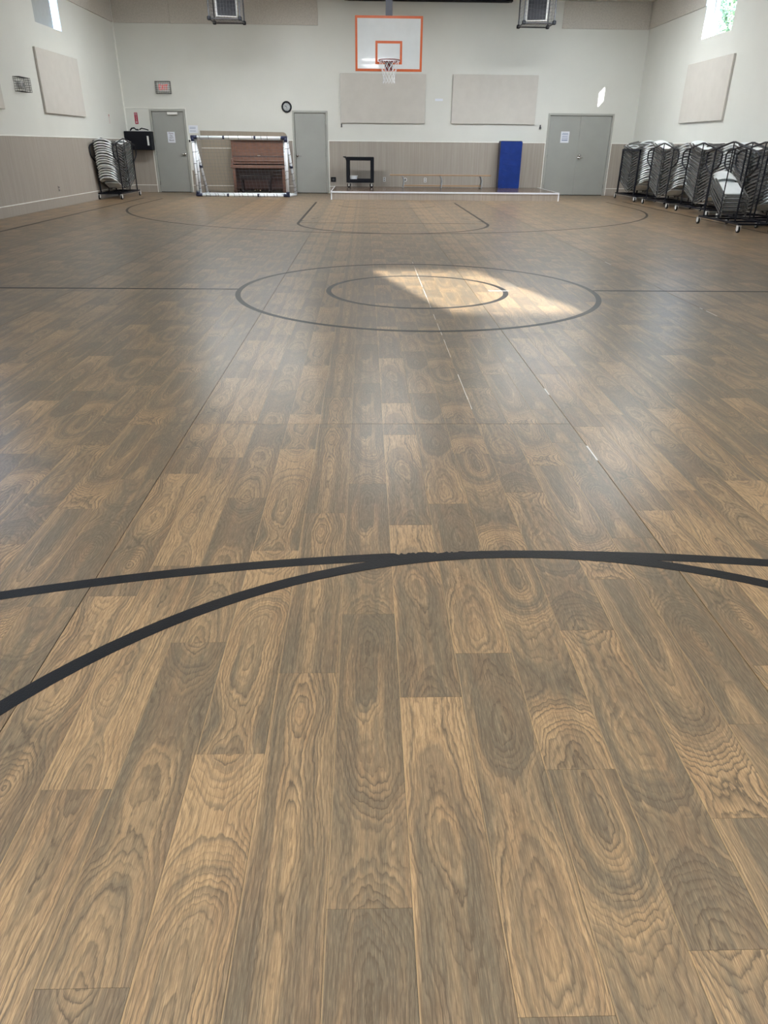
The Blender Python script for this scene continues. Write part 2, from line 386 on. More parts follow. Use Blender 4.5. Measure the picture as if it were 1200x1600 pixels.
def vis_area(p):
    c = [to_px((x, y, 0)) for x in (p[0], p[1]) for y in (max(p[2], 0.15), max(p[3], 0.15))]
    if any(q is None for q in c): return 0
    xs = [min(1200, max(0, q[0])) for q in c]; ys = [min(1600, max(0, q[1])) for q in c]
    if max(xs)-min(xs) < 1 or max(ys)-min(ys) < 1: return 0
    w = abs((c[2][0]-c[0][0])); return w*(max(ys)-min(ys)) * (max(xs)-min(xs))/max(1, max(q[0] for q in c)-min(q[0] for q in c))
planks.sort(key=vis_area, reverse=True)
for p in planks[:300]:
    link('plank', plank_mesh('plank', [p], (p[0], p[2])), fl, (p[0], p[2], 0))
rest = link('plank_field', plank_mesh('plank_field', planks[300:]), fl); rest['kind'] = 'stuff'
# white filler along worn seams
fm = MB(); y = 3.74
rr = random.Random(3)
while y < 9.3:
    l = rr.uniform(0.03, 0.16)
    if rr.random() < (0.94 if y > 5 or y < 4.4 else 0.8):
        w = rr.uniform(0.0022, 0.0050)*(1.0 + 0.06*max(0, y-5)); cx = 0.585+rr.uniform(-0.001, 0.001)
        fm.b(cx-w/2, cx+w/2, y, y+l, 0.0, 0.0006)
    y += l
for (x, a, b_) in ((1.075, 3.02, 3.20), (1.075, 4.0, 4.12), (3.055, 9.2, 9.45), (3.055, 6.2, 6.42), (3.055, 6.5, 6.56)):
    fm.b(x-0.004, x+0.004, a, b_, 0.0, 0.0006)
fm.b(1.23, 1.45, 7.36, 7.366, 0.0022, 0.0028)
sf = fm.build('seam_filler', M_FILL, fl); sf['kind'] = 'stuff'

# court lines (black tape)
CX, CY, R3, Y3F = 0.5134, 7.373, 5.9727, 18.5229
TW = 0.051
def strip(pts, name, label, closed=False, z=0.0004, group=None, w=TW, wear=None):
    n = len(pts); mb = MB(); vs = []
    for k, p in enumerate(pts):
        p = Vector((p[0], p[1], 0))
        a = Vector((*pts[k-1], 0)) if (k > 0 or closed) else None
        c = Vector((*pts[(k+1) % n], 0)) if (k < n-1 or closed) else None
        t = ((c if c is not None else p)-(a if a is not None else p)).normalized(); nrm = Vector((-t.y, t.x, 0))*w/2
        wr_k = wear(p) if wear else 1.0
        for q in (p+nrm, p-nrm*wr_k):
            for zz in (z-0.0003, z+0.0004): vs.append(q+Vector((0, 0, zz)))
    mb.v = vs
    for k in range(n if closed else n-1):
        a, b_ = 4*k, 4*((k+1) % n)
        mb.f += [[a+1, a+3, b_+3, b_+1], [a, a+1, b_+1, b_], [a+3, a+2, b_+2, b_+3]]
    o = mb.build(name, M_TAPE); tag(o, label, 'floor line', group); return o
def arc(cx, cy, r, a0, a1, n):
    return [(cx+r*math.cos(math.radians(a0+(a1-a0)*k/n)), cy+r*math.sin(math.radians(a0+(a1-a0)*k/n))) for k in range(n+1)]
def ring(cx, cy, r, n=128): return arc(cx, cy, r, 0, 360, n)[:-1]
RC = 1.80-TW/2
strip(ring(CX, CY, RC), 'centre_circle', 'large outer black tape circle at mid court, half in the sun patch', True)
strip(ring(CX, CY, 0.913-TW/2), 'inner_circle', 'small black tape circle inside the larger mid-court circle', True)
strip([(-5.95, CY+0.06), (CX-RC, CY+0.03)], 'half_court_line', 'straight black tape line running left from the mid-court circle')
strip([(CX+RC, CY+0.03), (6.97, CY+0.0)], 'half_court_line', 'straight black tape line running right from the mid-court circle')
strip([(-5.43+TW/2, 20.75)]+arc(CX, Y3F, R3-TW/2, 180, 360, 120)+[(6.486-TW/2, 20.6)], 'three_point_line', 'wide far black tape arc ending near the chair carts and left corner')
yn = 2*CY-Y3F
rw = random.Random(21)
def wear(p):                     # chipped outer edge of the tape
    if 0.10 < p.x < 0.46 and rw.random() < 0.5: return rw.uniform(0.45, 0.85)
    return 1.0
na = arc(CX, yn, R3-TW/2, 0, 89.9, 100)+arc(CX, yn, R3-TW/2, 90, 95, 60)+arc(CX, yn, R3-TW/2, 95.5, 180, 100)
strip([(CX+R3-TW/2, -5.0)]+na+[(CX-R3+TW/2, -5.0)], 'three_point_line', 'wide nearest black tape arc crossing the whole foreground', z=0.0004, wear=wear)
FTF = Y3F-R3+1.80; FTN = 2*CY-FTF
strip(ring(CX, FTN, RC), 'free_throw_circle', 'tighter black tape curve in the foreground, meeting the wide arc', True, z=0.0010)
strip(arc(CX, FTF, RC, 180, 360, 64), 'free_throw_circle', 'black tape half circle at the far free-throw line, bulging towards the camera', z=0.0010)
strip([(CX-RC, FTF), (CX+RC, FTF)], 'free_throw_line', 'straight thin black line across the far key', z=0.0007, w=0.035)
strip([(CX-RC, FTF), (CX-RC, 19.85)], 'lane_line', 'slanting black tape line on the left side of the far key')
strip([(CX+RC, FTF), (CX+RC, 19.85)], 'lane_line', 'slanting black tape line on the right side of the far key')
t_ = empty('dashed_arc', (CX, FTF, 0), 'dashed faint black half circle inside the far key', 'floor line')
for k in range(9):
    a0 = 8+k*19.6; pts = arc(CX, FTF, RC, a0, a0+9, 5)
    dm = MB()
    for i in range(5):
        (xa, ya), (xb, yb) = pts[i], pts[i+1]
        t = Vector((xb-xa, yb-ya, 0)).normalized(); nn = Vector((-t.y, t.x, 0))*0.017
        A, B = Vector((xa-CX, ya-FTF, 0.0009)), Vector((xb-CX, yb-FTF, 0.0009)); dm.quad(A+nn, A-nn, B-nn, B+nn)
    dm.build('dash', M_TAPE, t_)
strip(arc(CX, 19.1, 1.22, 195, 345, 40), 'restricted_arc', 'small faint curved line nearest the low stage', w=0.03)
strip([(-5.95, -5.0), (-5.95, 20.9)], 'side_line', 'long black tape side line along the left wall')
strip([(6.97, -5.0), (6.97, 20.8)], 'side_line', 'long black tape side line in front of the right-hand chair carts')

# ================================================================== walls
def wall_x(name, xi, sgn, holes):
    """wall in the plane x=xi, solid towards sgn; holes = [(y0,y1,z0,z1)]"""
    mb = MB(); x0, x1 = (xi, xi+sgn*WT); a, b_ = min(x0, x1), max(x0, x1)
    ys = sorted(set([YB-WT, YF+WT]+[h[0] for h in holes]+[h[1] for h in holes]))
    for ya, yb in zip(ys[:-1], ys[1:]):
        hh = [h for h in holes if h[0] <= ya+1e-6 and h[1] >= yb-1e-6]
        if hh:
            h = hh[0]; mb.b(a, b_, ya, yb, 0, h[2]); mb.b(a, b_, ya, yb, h[3], ZC)
        else: mb.b(a, b_, ya, yb, 0, ZC)
    return struct(mb.build(name, M_WALL))
def wall_y(name, yi, sgn, holes):
    mb = MB(); a, b_ = min(yi, yi+sgn*WT), max(yi, yi+sgn*WT)
    xs = sorted(set([XL, XR]+[h[0] for h in holes]+[h[1] for h in holes]))
    for xa, xb in zip(xs[:-1], xs[1:]):
        hh = [h for h in holes if h[0] <= xa+1e-6 and h[1] >= xb-1e-6]
        if hh:
            h = hh[0]
            if h[2] > 0.001: mb.b(xa, xb, a, b_, 0, h[2])
            mb.b(xa, xb, a, b_, h[3], ZC)
        else: mb.b(xa, xb, a, b_, 0, ZC)
    return struct(mb.build(name, M_WALL))
WZ0, WZ1 = 3.59, 4.56
RW = [(18.27, 19.82, WZ0, WZ1)]
LW = [(18.12, 19.60, 3.55, WZ1), (11.2, 12.7, 3.55, WZ1), (4.3, 5.8, 3.55, WZ1), (-2.6, -1.1, 3.55, WZ1)]
BW = [(4.20, 5.52, WZ0, 4.38)]
DOORS = [(-6.211, -5.193), (-2.119, -1.095), (5.342, 7.276)]
DH = 2.18
wf = wall_y('wall_far', YF, 1, [(a+0.05, b_-0.05, 0.0, DH-0.05) for a, b_ in DOORS])
wl = wall_x('wall_left', XL, -1, LW)
wr = wall_x('wall_right', XR, 1, RW)
wb = wall_y('wall_back', YB, -1, BW)
ce = struct(MB().b(XL-WT, XR+WT, YB-WT, YF+WT, ZC, ZC+0.2).build('ceiling', M_CEIL))
# unseen eave added outside to cut the sun through the right window
ev = MB(); ev.b(XR+WT, XR+WT+0.32, YB-WT, YF+WT, WZ1, WZ1+0.12); struct(ev.build('unseen_eave', M_TRIM))
gr = struct(MB().b(-60, 60, -60, 90, -0.6, -0.16).build('ground', M_GROUND))

# wainscot, cap, base
WH = 1.405
def wains_y(x0, x1, parent=wf, y=YF):
    MB().b(x0, x1, y-0.012, y, 0.205, WH).build('wainscot', M_WAIN, parent)
    MB().b(x0, x1, y-0.018, y, WH, WH+0.022).build('cap_strip', M_TRIM, parent)
    MB().b(x0, x1, y-0.020, y, 0.0, 0.19).build('base_panel', M_WAIN, parent)
    MB().b(x0, x1, y-0.024, y, 0.19, 0.205).build('base_strip', M_TRIM, parent)
segs = [(XL, DOORS[0][0]), (DOORS[0][1], DOORS[1][0]), (DOORS[1][1], DOORS[2][0]), (DOORS[2][1], XR)]
for a, b_ in segs: wains_y(a+0.001, b_-0.001)
for (xi, s, par) in ((XL, 1, wl), (XR, -1, wr)):
    def bx(d, z0, z1): return MB().b(min(xi, xi+s*d), max(xi, xi+s*d), YB, YF-0.025, z0, z1)
    bx(0.012, 0.205, WH).build('wainscot', M_WAIN, par); bx(0.018, WH, WH+0.022).build('cap_strip', M_TRIM, par)
    bx(0.020, 0.0, 0.19).build('base_panel', M_WAIN, par); bx(0.024, 0.19, 0.205).build('base_strip', M_TRIM, par)
# vertical white trims beside doors and corner trim
tv = MB()
for x in (DOORS[0][0]-0.02, DOORS[0][1]+0.02, DOORS[1][0]-0.015, DOORS[1][1]+0.015, DOORS[2][0]-0.02, DOORS[2][1]+0.02):
    tv.b(x-0.011, x+0.011, YF-0.026, YF, 0, WH+0.022)
tv.b(XL, DOORS[0][1]+0.03, YF-0.016, YF, 2.198, 2.216); tv.b(DOORS[0][1]+0.01, DOORS[0][1]+0.028, YF-0.016, YF, WH, 2.216)
struct(tv.build('trim_2', M_TRIM))
struct(MB().b(XL, XL+0.035, YF-0.035, YF, WH, ZC).build('trim_3', M_TRIM))

# acoustic band along the top of the walls, panel by panel
BZ = 4.232
def band_y(xs):
    for a, b_ in zip(xs[:-1], xs[1:]): bevel(MB().b(a+0.004, b_-0.004, YF-0.03, YF, BZ, ZC-0.01).build('acoustic_panel', M_ACOU, wf), 0.003, 1)
band_y([XL+0.04, -5.34, -2.89, -1.295]); band_y([5.47, XR-0.03])
def band_x(xi, s, par, holes):
    y = YF-0.03
    while y > YB+0.3:
        a, b_ = max(YB, y-2.44), y
        pieces = [(a, b_)]
        for h in holes:
            np_ = []
            for (p, q_) in pieces:
                if h[1] <= p or h[0] >= q_: np_.append((p, q_)); continue
                if h[0]-p > 0.05: np_.append((p, h[0]))
                if q_-h[1] > 0.05: np_.append((h[1], q_))
            pieces = np_
        for p, q_ in pieces: MB().b(min(xi, xi+s*0.03), max(xi, xi+s*0.03), p+0.004, q_-0.004, BZ+0.01, ZC-0.01).build('acoustic_panel', M_ACOU, par)
        y -= 2.44
band_x(XL, 1, wl, LW); band_x(XR, -1, wr, RW)

# windows
def window_x(n, xi, s, h, shade=None):
    y0, y1, z0, z1 = h; xo = xi-s*(WT-0.05)      # s points into the room
    e = struct(empty('window_%d' % n, (xo, (y0+y1)/2, z0)))
    fr = MB(); t = 0.035
    def bb(ya, yb, za, zb, d=0.05, xx=None):
        xx = xo if xx is None else xx
        return (min(xx, xx+s*d)-xo, max(xx, xx+s*d)-xo, ya-(y0+y1)/2, yb-(y0+y1)/2, za-z0, zb-z0)
    fr.b(*bb(y0, y1, z0, z0+t)); fr.b(*bb(y0, y1, z1-t, z1)); fr.b(*bb(y0, y0+t, z0+t, z1-t)); fr.b(*bb(y1-t, y1, z0+t, z1-t))
    fr.build('window_frame', M_WHITE, e)
    ym = y0+0.62*(y1-y0) if not shade else (y0+y1)/2
    if n > 2: MB().b(*bb(ym-0.02, ym+0.02, z0+t, z1-t, 0.04)).build('mullion', M_WHITE, e)
    MB().b(*bb(y0+t, y1-t, z0+t, z1-t, 0.006, xo+s*0.012)).build('pane', M_GLASS, e)
    if shade:
        MB().b(*bb(shade[0], shade[1], z0+0.03, z1-0.01, 0.006, xo+s*0.13)).build('roller_shade', M_SHADE, e)
    return e
window_x(1, XR, -1, RW[0])
window_x(2, XL, 1, LW[0], (LW[0][0]+0.01, 19.44))
for k, h in enumerate(LW[1:]): window_x(3+k, XL, 1, h)
h = BW[0]; e = struct(empty('window_6', ((h[0]+h[1])/2, YB-WT+0.05, h[2])))
w2 = (h[1]-h[0])/2; hh = h[3]-h[2]
MB().b(-w2, w2, -0.02, 0.02, 0, 0.04).b(-w2, w2, -0.02, 0.02, hh-0.04, hh).b(-w2, -w2+0.04, -0.02, 0.02, 0.04, hh-0.04).b(w2-0.04, w2, -0.02, 0.02, 0.04, hh-0.04).build('window_frame', M_WHITE, e)
MB().b(-w2+0.04, w2-0.04, -0.004, 0.004, 0.04, hh-0.04).build('pane', M_GLASS, e)
# sky portals just outside the panes (sampling aid for the sky seen through each window)
def portal(loc, rot, sx, sy):
    l = bpy.data.lights.new('sky_portal', 'AREA'); l.shape = 'RECTANGLE'; l.size = sx; l.size_y = sy; l.cycles.is_portal = True
    o = bpy.data.objects.new('sky_portal', l); COL.objects.link(o); o.location = loc; o.rotation_euler = rot
for h in LW: portal((XL-WT-0.01, (h[0]+h[1])/2, (h[2]+h[3])/2), (0, -PI/2, 0), h[3]-h[2], h[1]-h[0])
for h in RW: portal((XR+WT+0.01, (h[0]+h[1])/2, (h[2]+h[3])/2), (0, PI/2, 0), h[3]-h[2], h[1]-h[0])
h = BW[0]; portal(((h[0]+h[1])/2, YB-WT-0.01, (h[2]+h[3])/2), (PI/2, 0, 0), h[1]-h[0], h[3]-h[2])

# ceiling lights added as fill above the frame; farthest row inferred from shadows
CL = [(-4.6, -3.4), (0.5, -3.4), (5.6, -3.4), (-3.0, 1.6), (0.5, -0.6), (4.0, 1.6), (0.5, 15.2), (4.9, 13.0), (-3.8, 19.3), (-2.2, 19.3), (3.9, 19.3), (5.3, 19.3)]
names_x = {-4.6: 'left', -3.8: 'left', -3.0: 'left', -2.2: 'inner left', 0.5: 'middle', 3.9: 'inner right', 5.3: 'rightmost', 4.0: 'right', 4.9: 'right', 5.6: 'right'}; names_y = {-3.4: 'rearmost', -0.6: 'inner', 1.6: 'second', 13.0: 'third', 15.2: 'fourth', 19.3: 'farthest'}
for (x, y) in CL:
    t = empty('ceiling_fill_light', (x, y, ZC), 'unseen rectangular ceiling light placed as fill, %s row, %s column' % (names_y[y], names_x[x]), 'ceiling light', 'unseen fill lights over the court')
    MB().b(-0.66, 0.66, -0.36, 0.36, -0.06, 0).build('housing', M_WHITE, t)
    MB().b(-0.60, 0.60, -0.30, 0.30, -0.07, -0.061).build('diffuser', M_LAMP, t)

# ================================================================== doors
def lever(parent, x, z, side=1, knob=False):
    mb = MB(); mb.smooth = True
    mb.cyl((x, YF-0.005, z), (x, YF-0.02, z), 0.035, 16); mb.cyl((x, YF-0.02, z), (x, YF-0.065, z), 0.012, 10)
    if knob: mb.tube([(x, YF-0.05, z), (x, YF-0.06, z), (x, YF-0.085, z), (x, YF-0.10, z)], [0.018, 0.032, 0.034, 0.012], 14)
    else: mb.tube([(x, YF-0.06, z), (x+side*0.06, YF-0.065, z-0.003), (x+side*0.12, YF-0.055, z-0.006)], [0.012, 0.011, 0.009], 8)
    return mb.build('door_handle', M_CHROME, parent)
def door(n, x0, x1, leaves=1):
    d = struct(empty('door_%d' % n, ((x0+x1)/2, YF, 0))); ox = -(x0+x1)/2
    fr = MB().b(x0, x0+0.055, YF-0.03, YF+0.12, 0, DH).b(x1-0.055, x1, YF-0.03, YF+0.12, 0, DH).b(x0+0.055, x1-0.055, YF-0.03, YF+0.12, DH-0.055, DH)
    o = fr.build('door_frame', M_FRAME, d, (ox, -YF, 0)); bevel(o, 0.006, 1)
    a, b_ = x0+0.062, x1-0.062; w = (b_-a)/leaves
    for k in range(leaves):
        o = MB().b(a+k*w+0.003, a+(k+1)*w-0.003, YF+0.005, YF+0.05, 0.016, DH-0.06).build('door_leaf', M_DOOR, d, (ox, -YF, 0)); bevel(o, 0.003, 1)
    MB().b(a, b_, YF+0.03, YF+0.06, 0, 0.03).build('door_gap_shade', M_DARKGAP, d, (ox, -YF, 0))  # dark strip put in for the shaded gap under the leaf
    return d, ox
d1, o1 = door(1, *DOORS[0]); d2, o2 = door(2, *DOORS[1]); d3, o3 = door(3, *DOORS[2], 2)
lever(d1, -5.31, 1.03, -1).location = (o1, -YF, 0); lever(d2, -2.02, 1.015, 1).location = (o2, -YF, 0)
lever(d3, 6.36, 1.03, 1).location = (o3, -YF, 0)
kb = lever(d3, 6.37, 1.09, 1, True); kb.location = (o3, -YF, 0); kb.name = 'deadbolt'
def hinges(d, ox, x):
    for z in (0.25, 1.05, 1.88): MB().b(x-0.010, x+0.010, YF-0.008, YF+0.006, z-0.055, z+0.055).build('hinge', M_CHROME, d, (ox, -YF, 0))
hinges(d1, o1, DOORS[0][0]+0.06); hinges(d2, o2, DOORS[1][1]-0.06); hinges(d3, o3, DOORS[2][0]+0.06); hinges(d3, o3, DOORS[2][1]-0.06)
MB().b(-5.70, -5.42, YF-0.05, YF+0.004, 2.045, 2.108).build('door_closer', M_TRIM, d1, (o1, -YF, 0))

struct(MB().b(XL-WT, XR+WT, YF+WT, YF+WT+0.2, -0.15, ZC).build('leak_backing', M_WALL))   # unseen backing slab added to stop light leaking round the doors
# ================================================================== low stage
SX0, SX1, SY0, SZ = -0.93, 5.22, 20.80, 0.205
st = empty('stage', ((SX0+SX1)/2, (SY0+YF)/2, 0), 'low platform with streaked front and white edge below the hoop', 'stage')
lo = (-(SX0+SX1)/2, -(SY0+YF)/2, 0)
MB().b(SX0+0.012, SX1-0.012, SY0+0.012, YF-0.028, 0, SZ-0.02).build('stage_body', M_STAGE, st, lo)
MB().b(SX0+0.02, SX1-0.02, SY0+0.02, YF-0.028, SZ-0.02, SZ).build('stage_top', M_STAGETOP, st, lo)
MB().b(SX0, SX1, SY0, SY0+0.02, SZ-0.035, SZ+0.003).b(SX0, SX0+0.02, SY0+0.02, YF-0.03, SZ-0.035, SZ+0.003).b(SX1-0.02, SX1, SY0+0.02, YF-0.03, SZ-0.035, SZ+0.003).b(
    SX0, SX0+0.03, SY0, SY0+0.012, 0, SZ-0.035).b(SX1-0.03, SX1, SY0, SY0+0.012, 0, SZ-0.035).build('white_nosing', M_WTRIM, st, lo)

# ================================================================== wall-mounted things
def panel_y(x0, x1, z0, z1, label):
    o = MB().b(x0, x1, YF-0.05, YF, z0, z1).build('wall_panel', M_TACK); bevel(o, 0.006, 1); tag(o, label, 'wall panel', 'flat beige wall panels'); return o
panel_y(-0.712, 1.728, 1.878, 3.115, 'flat beige padded panel on the wall directly below the hoop')
panel_y(2.498, 4.942, 1.884, 3.12, 'flat beige padded panel on the wall above the blue mat')
def panel_x(xi, s, y0, y1, z0, z1, label):
    o = MB().b(min(xi, xi+s*0.05), max(xi, xi+s*0.05), y0, y1, z0, z1).build('wall_panel', M_TACK); bevel(o, 0.006, 1); tag(o, label, 'wall panel', 'flat beige wall panels')
panel_x(XL, 1, 17.73, 20.17, 1.865, 3.075, 'beige panel on the left wall below the partly shaded window')
panel_x(XL, 1, 13.31, 15.75, 1.857, 3.075, 'beige panel cut off by the left photo edge')
panel_x(XR, -1, 17.79, 20.23, 1.862, 3.12, 'beige panel on the right wall below the sunny window')
tag(MB().b(-0.71, -0.68, YF-0.03, YF, 1.77, 1.86).b(-0.72, -0.67, YF-0.035, YF, 1.77, 1.785).build('wall_clip', M_CAGE), 'small grey clip under the left corner of the panel beneath the hoop', 'clip')
tag(MB().b(5.112, 5.142, YF-0.03, YF, 1.775, 1.88).b(5.10, 5.154, YF-0.035, YF, 1.775, 1.82).build('wall_clip', M_CAGE), 'small grey clip left of the double doors', 'clip')
tag(MB().b(2.01, 2.235, YF-0.004, YF, 2.46, 2.515).build('wall_label', M_PAPER), 'small white strip between the two beige panels on the far wall', 'label')
# projector screen housing
sc = empty('projector_screen', (1.73, YF-0.12, 4.80), 'long black rolled-up projector screen case above the hoop', 'projector screen')
bevel(MB().b(-2.29, 2.29, -0.09, 0.09, 0.0, 0.065).build('screen_case', M_BLKMET, sc), 0.012, 2)
MB().b(-2.2, 2.2, -0.03, 0.03, -0.012, 0.0).build('screen_bar', M_BLACK, sc)
# clock
ck = empty('wall_clock', (-2.265, YF, 2.27), 'round black-rimmed clock beside the middle grey door', 'clock')
c_ = MB(); c_.smooth = True; c_.tube([(0.125*math.cos(a), -0.025, 0.125*math.sin(a)) for a in [2*PI*k/28 for k in range(28)]], 0.022, 8, True); c_.build('clock_rim', M_BLACK, ck)
MB().cyl((0, 0, 0), (0, -0.02, 0), 0.122, 28).build('clock_dial', M_FACE, ck)
for k in range(12):
    a = k*PI/6; MB().box((0.095*math.sin(a), -0.022, 0.095*math.cos(a)), (0.010, 0.003, 0.022), Matrix.Rotation(a, 3, 'Y')).build('hour_mark', M_BLACK, ck)
for nm, a, l, w in (('hour_hand', 5.25, 0.055, 0.012), ('minute_hand', 3.0, 0.085, 0.008)):
    MB().box((l/2*math.sin(a), -0.026, l/2*math.cos(a)), (w, 0.003, l), Matrix.Rotation(a, 3, 'Y')).build(nm, M_BLACK, ck)
def wire_box(x0, x1, y0, y1, z0, z1, stp, r, faces=('f', 'l', 'r', 't', 'b'), n=4, perim=None):
    mb = MB()
    def lin(a, b_): k = max(1, round((b_-a)/stp)); return [a+(b_-a)*i/k for i in range(k+1)]
    for x in lin(x0, x1):
        if 'f' in faces: mb.tube([(x, y0, z0), (x, y0, z1)], r, n)
        if 't' in faces: mb.tube([(x, y0, z1), (x, y1, z1)], r, n)
        if 'b' in faces: mb.tube([(x, y0, z0), (x, y1, z0)], r, n)
    for z in lin(z0, z1):
        if 'f' in faces: mb.tube([(x0, y0, z), (x1, y0, z)], r, n)
        if 'l' in faces: mb.tube([(x0, y0, z), (x0, y1, z)], r, n)
        if 'r' in faces: mb.tube([(x1, y0, z), (x1, y1, z)], r, n)
    for y in lin(y0, y1):
        if 't' in faces: mb.tube([(x0, y, z1), (x1, y, z1)], r, n)
        if 'b' in faces: mb.tube([(x0, y, z0), (x1, y, z0)], r, n)
        if 'l' in faces: mb.tube([(x0, y, z0), (x0, y, z1)], r, n)
        if 'r' in faces: mb.tube([(x1, y, z0), (x1, y, z1)], r, n)
    return mb
# exit sign in its guard
ex = empty('exit_sign', (-5.72, YF, 2.71), 'lit white exit sign with red letters in a wire guard above the left door', 'sign')
bevel(MB().b(-0.152, 0.152, -0.06, 0, -0.108, 0.108).build('sign_box', M_WHITE, ex), 0.008, 1)
text_on('sign_letters', 'EXIT', 0.19, M_EXITRED, ex, (0, -0.062, 0), sx=0.66)
g = wire_box(-0.205, 0.205, -0.14, -0.002, -0.15, 0.15, 0.05, 0.0028); g.build('wire_guard', M_CAGE, ex)
# strobe in a guard on the left wall
al = empty('alarm_guard', (XL, 16.72, 2.325), 'small white wall alarm inside a wire guard on the left wall', 'alarm')
bevel(MB().b(0, 0.07, -0.10, 0.06, -0.06, 0.06).build('alarm_body', M_WHITE, al), 0.01, 2)
MB().b(0.07, 0.09, -0.04, 0.0, -0.03, 0.03).build('strobe_lens', M_CHROME, al)
g = wire_box(-0.25, 0.25, -0.13, -0.001, -0.125, 0.125, 0.042, 0.0028).build('wire_guard', M_CAGE, al); g.rotation_euler = (0, 0, PI/2)
# fire extinguisher signs
fs = empty('extinguisher_sign', (-6.61, YF, 1.943), 'tall narrow red fire extinguisher sign above the black cabinet', 'sign')
MB().b(-0.045, 0.045, -0.004, 0, -0.145, 0.145).build('sign_plate', M_REDSIGN, fs)
text_on('sign_text', 'FIRE', 0.060, M_WHITE, fs, (0, -0.006, 0.105), sx=0.62)
text_on('sign_text', 'EXTINGUISHER', 0.034, M_WHITE, fs, (0, -0.006, 0.0), (PI/2, PI/2, 0), 0.72)
MB().prism([(-0.028, -0.006, -0.088), (0.028, -0.006, -0.088), (0, -0.006, -0.13)], Vector((0, 0.001, 0))).build('sign_arrow', M_WHITE, fs)
f2 = empty('extinguisher_sign', (XL, 22.09, 1.855), 'narrow white sign with red letters on left wall above the chair cart', 'sign')
MB().b(0, 0.004, -0.045, 0.045, -0.155, 0.155).build('sign_plate', M_WALL, f2)
text_on('sign_text', 'FIRE', 0.060, M_REDSIGN, f2, (0.006, 0, 0.11), (PI/2, 0, PI/2), 0.62)
text_on('sign_text', 'EXTINGUISHER', 0.036, M_REDSIGN, f2, (0.006, 0, 0.0), (PI/2, PI/2, PI/2), 0.72)
# paper signs
ps = empty('paper_sign', (-5.665, YF+0.004, 1.467), 'white do-not-block paper taped on the left grey door', 'sign')
MB().b(-0.108, 0.108, -0.003, 0, -0.14, 0.14).build('paper_sheet', M_PAPER, ps)
text_on('printed_line', 'Please', 0.052, M_PURPLE, ps, (0, -0.0045, 0.10), sx=1.0)
text_on('printed_line', 'Do', 0.062, M_INK, ps, (0, -0.0045, 0.038)); text_on('printed_line', 'NOT', 0.055, M_INK, ps, (0, -0.0045, -0.018)); text_on('printed_line', 'Block', 0.062, M_INK, ps, (0, -0.0045, -0.078))
p3 = empty('paper_sign', (5.89, YF+0.004, 1.57), 'white paper with blue-grey print taped on the double doors', 'sign')
MB().b(-0.125, 0.125, -0.003, 0, -0.148, 0.148).build('paper_sheet', M_PAPER, p3)
for z, w in ((0.095, 0.17), (0.062, 0.18), (0.012, 0.17), (-0.03, 0.18), (-0.07, 0.18), (-0.09, 0.17)):
    MB().b(-w/2, w/2, -0.0045, -0.003, z-0.008, z+0.008).build('printed_line', M_BLUEINK, p3)
p2 = empty('paper_notice', (-5.005, YF, 1.678), 'pale paper notice on the wall right of the left door', 'notice')
MB().b(-0.135, 0.135, -0.006, 0, -0.10, 0.10).build('paper_sheet', M_PAPER, p2)
for z in (0.05, 0.02, -0.045): MB().b(-0.10, 0.07, -0.008, -0.006, z-0.006, z+0.006).build('printed_line', M_BLUEINK, p2)
cd = empty('wall_reader', (-5.135, YF-0.012, 1.0), 'narrow white wall strip with a black switch beside the left door', 'wall strip')
MB().b(-0.032, 0.032, -0.02, 0, -0.40, 0.33).build('raceway', M_TRIM, cd); MB().b(-0.04, 0.04, -0.03, 0, 0.33, 0.43).build('switch_plate', M_TRIM, cd); MB().b(-0.018, 0.018, -0.04, -0.03, 0.345, 0.405).build('switch', M_BLACK, cd)
bevel(tag(MB().b(-5.06, -4.97, YF-0.06, YF-0.012, 1.17, 1.29).build('alarm_pull', M_REDBOX), 'small dark red box on the wall just left of the goal', 'alarm pull'), 0.008, 1)
# outlets
def outlet(x, z, label, plate=M_WHITE, round_=False):
    t = empty('wall_outlet', (x, YF-0.012, z), label, 'outlet', 'outlets on the far wall')
    if round_:
        c = MB(); c.tube([(0.045*math.cos(a), -0.006, 0.045*math.sin(a)) for a in [2*PI*k/16 for k in range(16)]], 0.012, 6, True); c.build('plate', plate, t)
    else: bevel(MB().b(-0.038, 0.038, -0.008, 0, -0.062, 0.062).build('plate', plate, t), 0.004, 1)
    for s in (-1, 1): MB().b(-0.014, 0.014, -0.011, -0.008, s*0.028-0.016, s*0.028+0.016).build('socket', M_CAGE if plate is M_WHITE else M_WHITE, t)
outlet(0.565, 0.40, 'white outlet plate on the wall right of the utility cart')
outlet(1.195, 0.393, 'round white outlet plate behind the left end of the long bench', round_=True)
outlet(1.795, 0.39, 'white outlet plate behind the middle of the long bench')
t = empty('wall_outlet', (-0.965, YF-0.012, 0.385), 'square black outlet plate left of the utility cart', 'outlet', 'outlets on the far wall')
MB().b(-0.075, 0.075, -0.02, 0, -0.065, 0.065).build('plate', M_BLACK, t); MB().b(-0.035, 0.035, -0.023, -0.02, -0.03, 0.03).build('socket', M_CAGE, t)
t = empty('wall_outlet', (XL+0.012, 17.72, 0.373), 'small outlet low on the left wall', 'outlet')
MB().b(0, 0.008, -0.036, 0.036, -0.06, 0.06).build('plate', M_WAIN, t)
for s in (-1, 1): MB().b(0.008, 0.012, -0.016, 0.016, s*0.03-0.018, s*0.03+0.018).build('socket', M_INK, t)

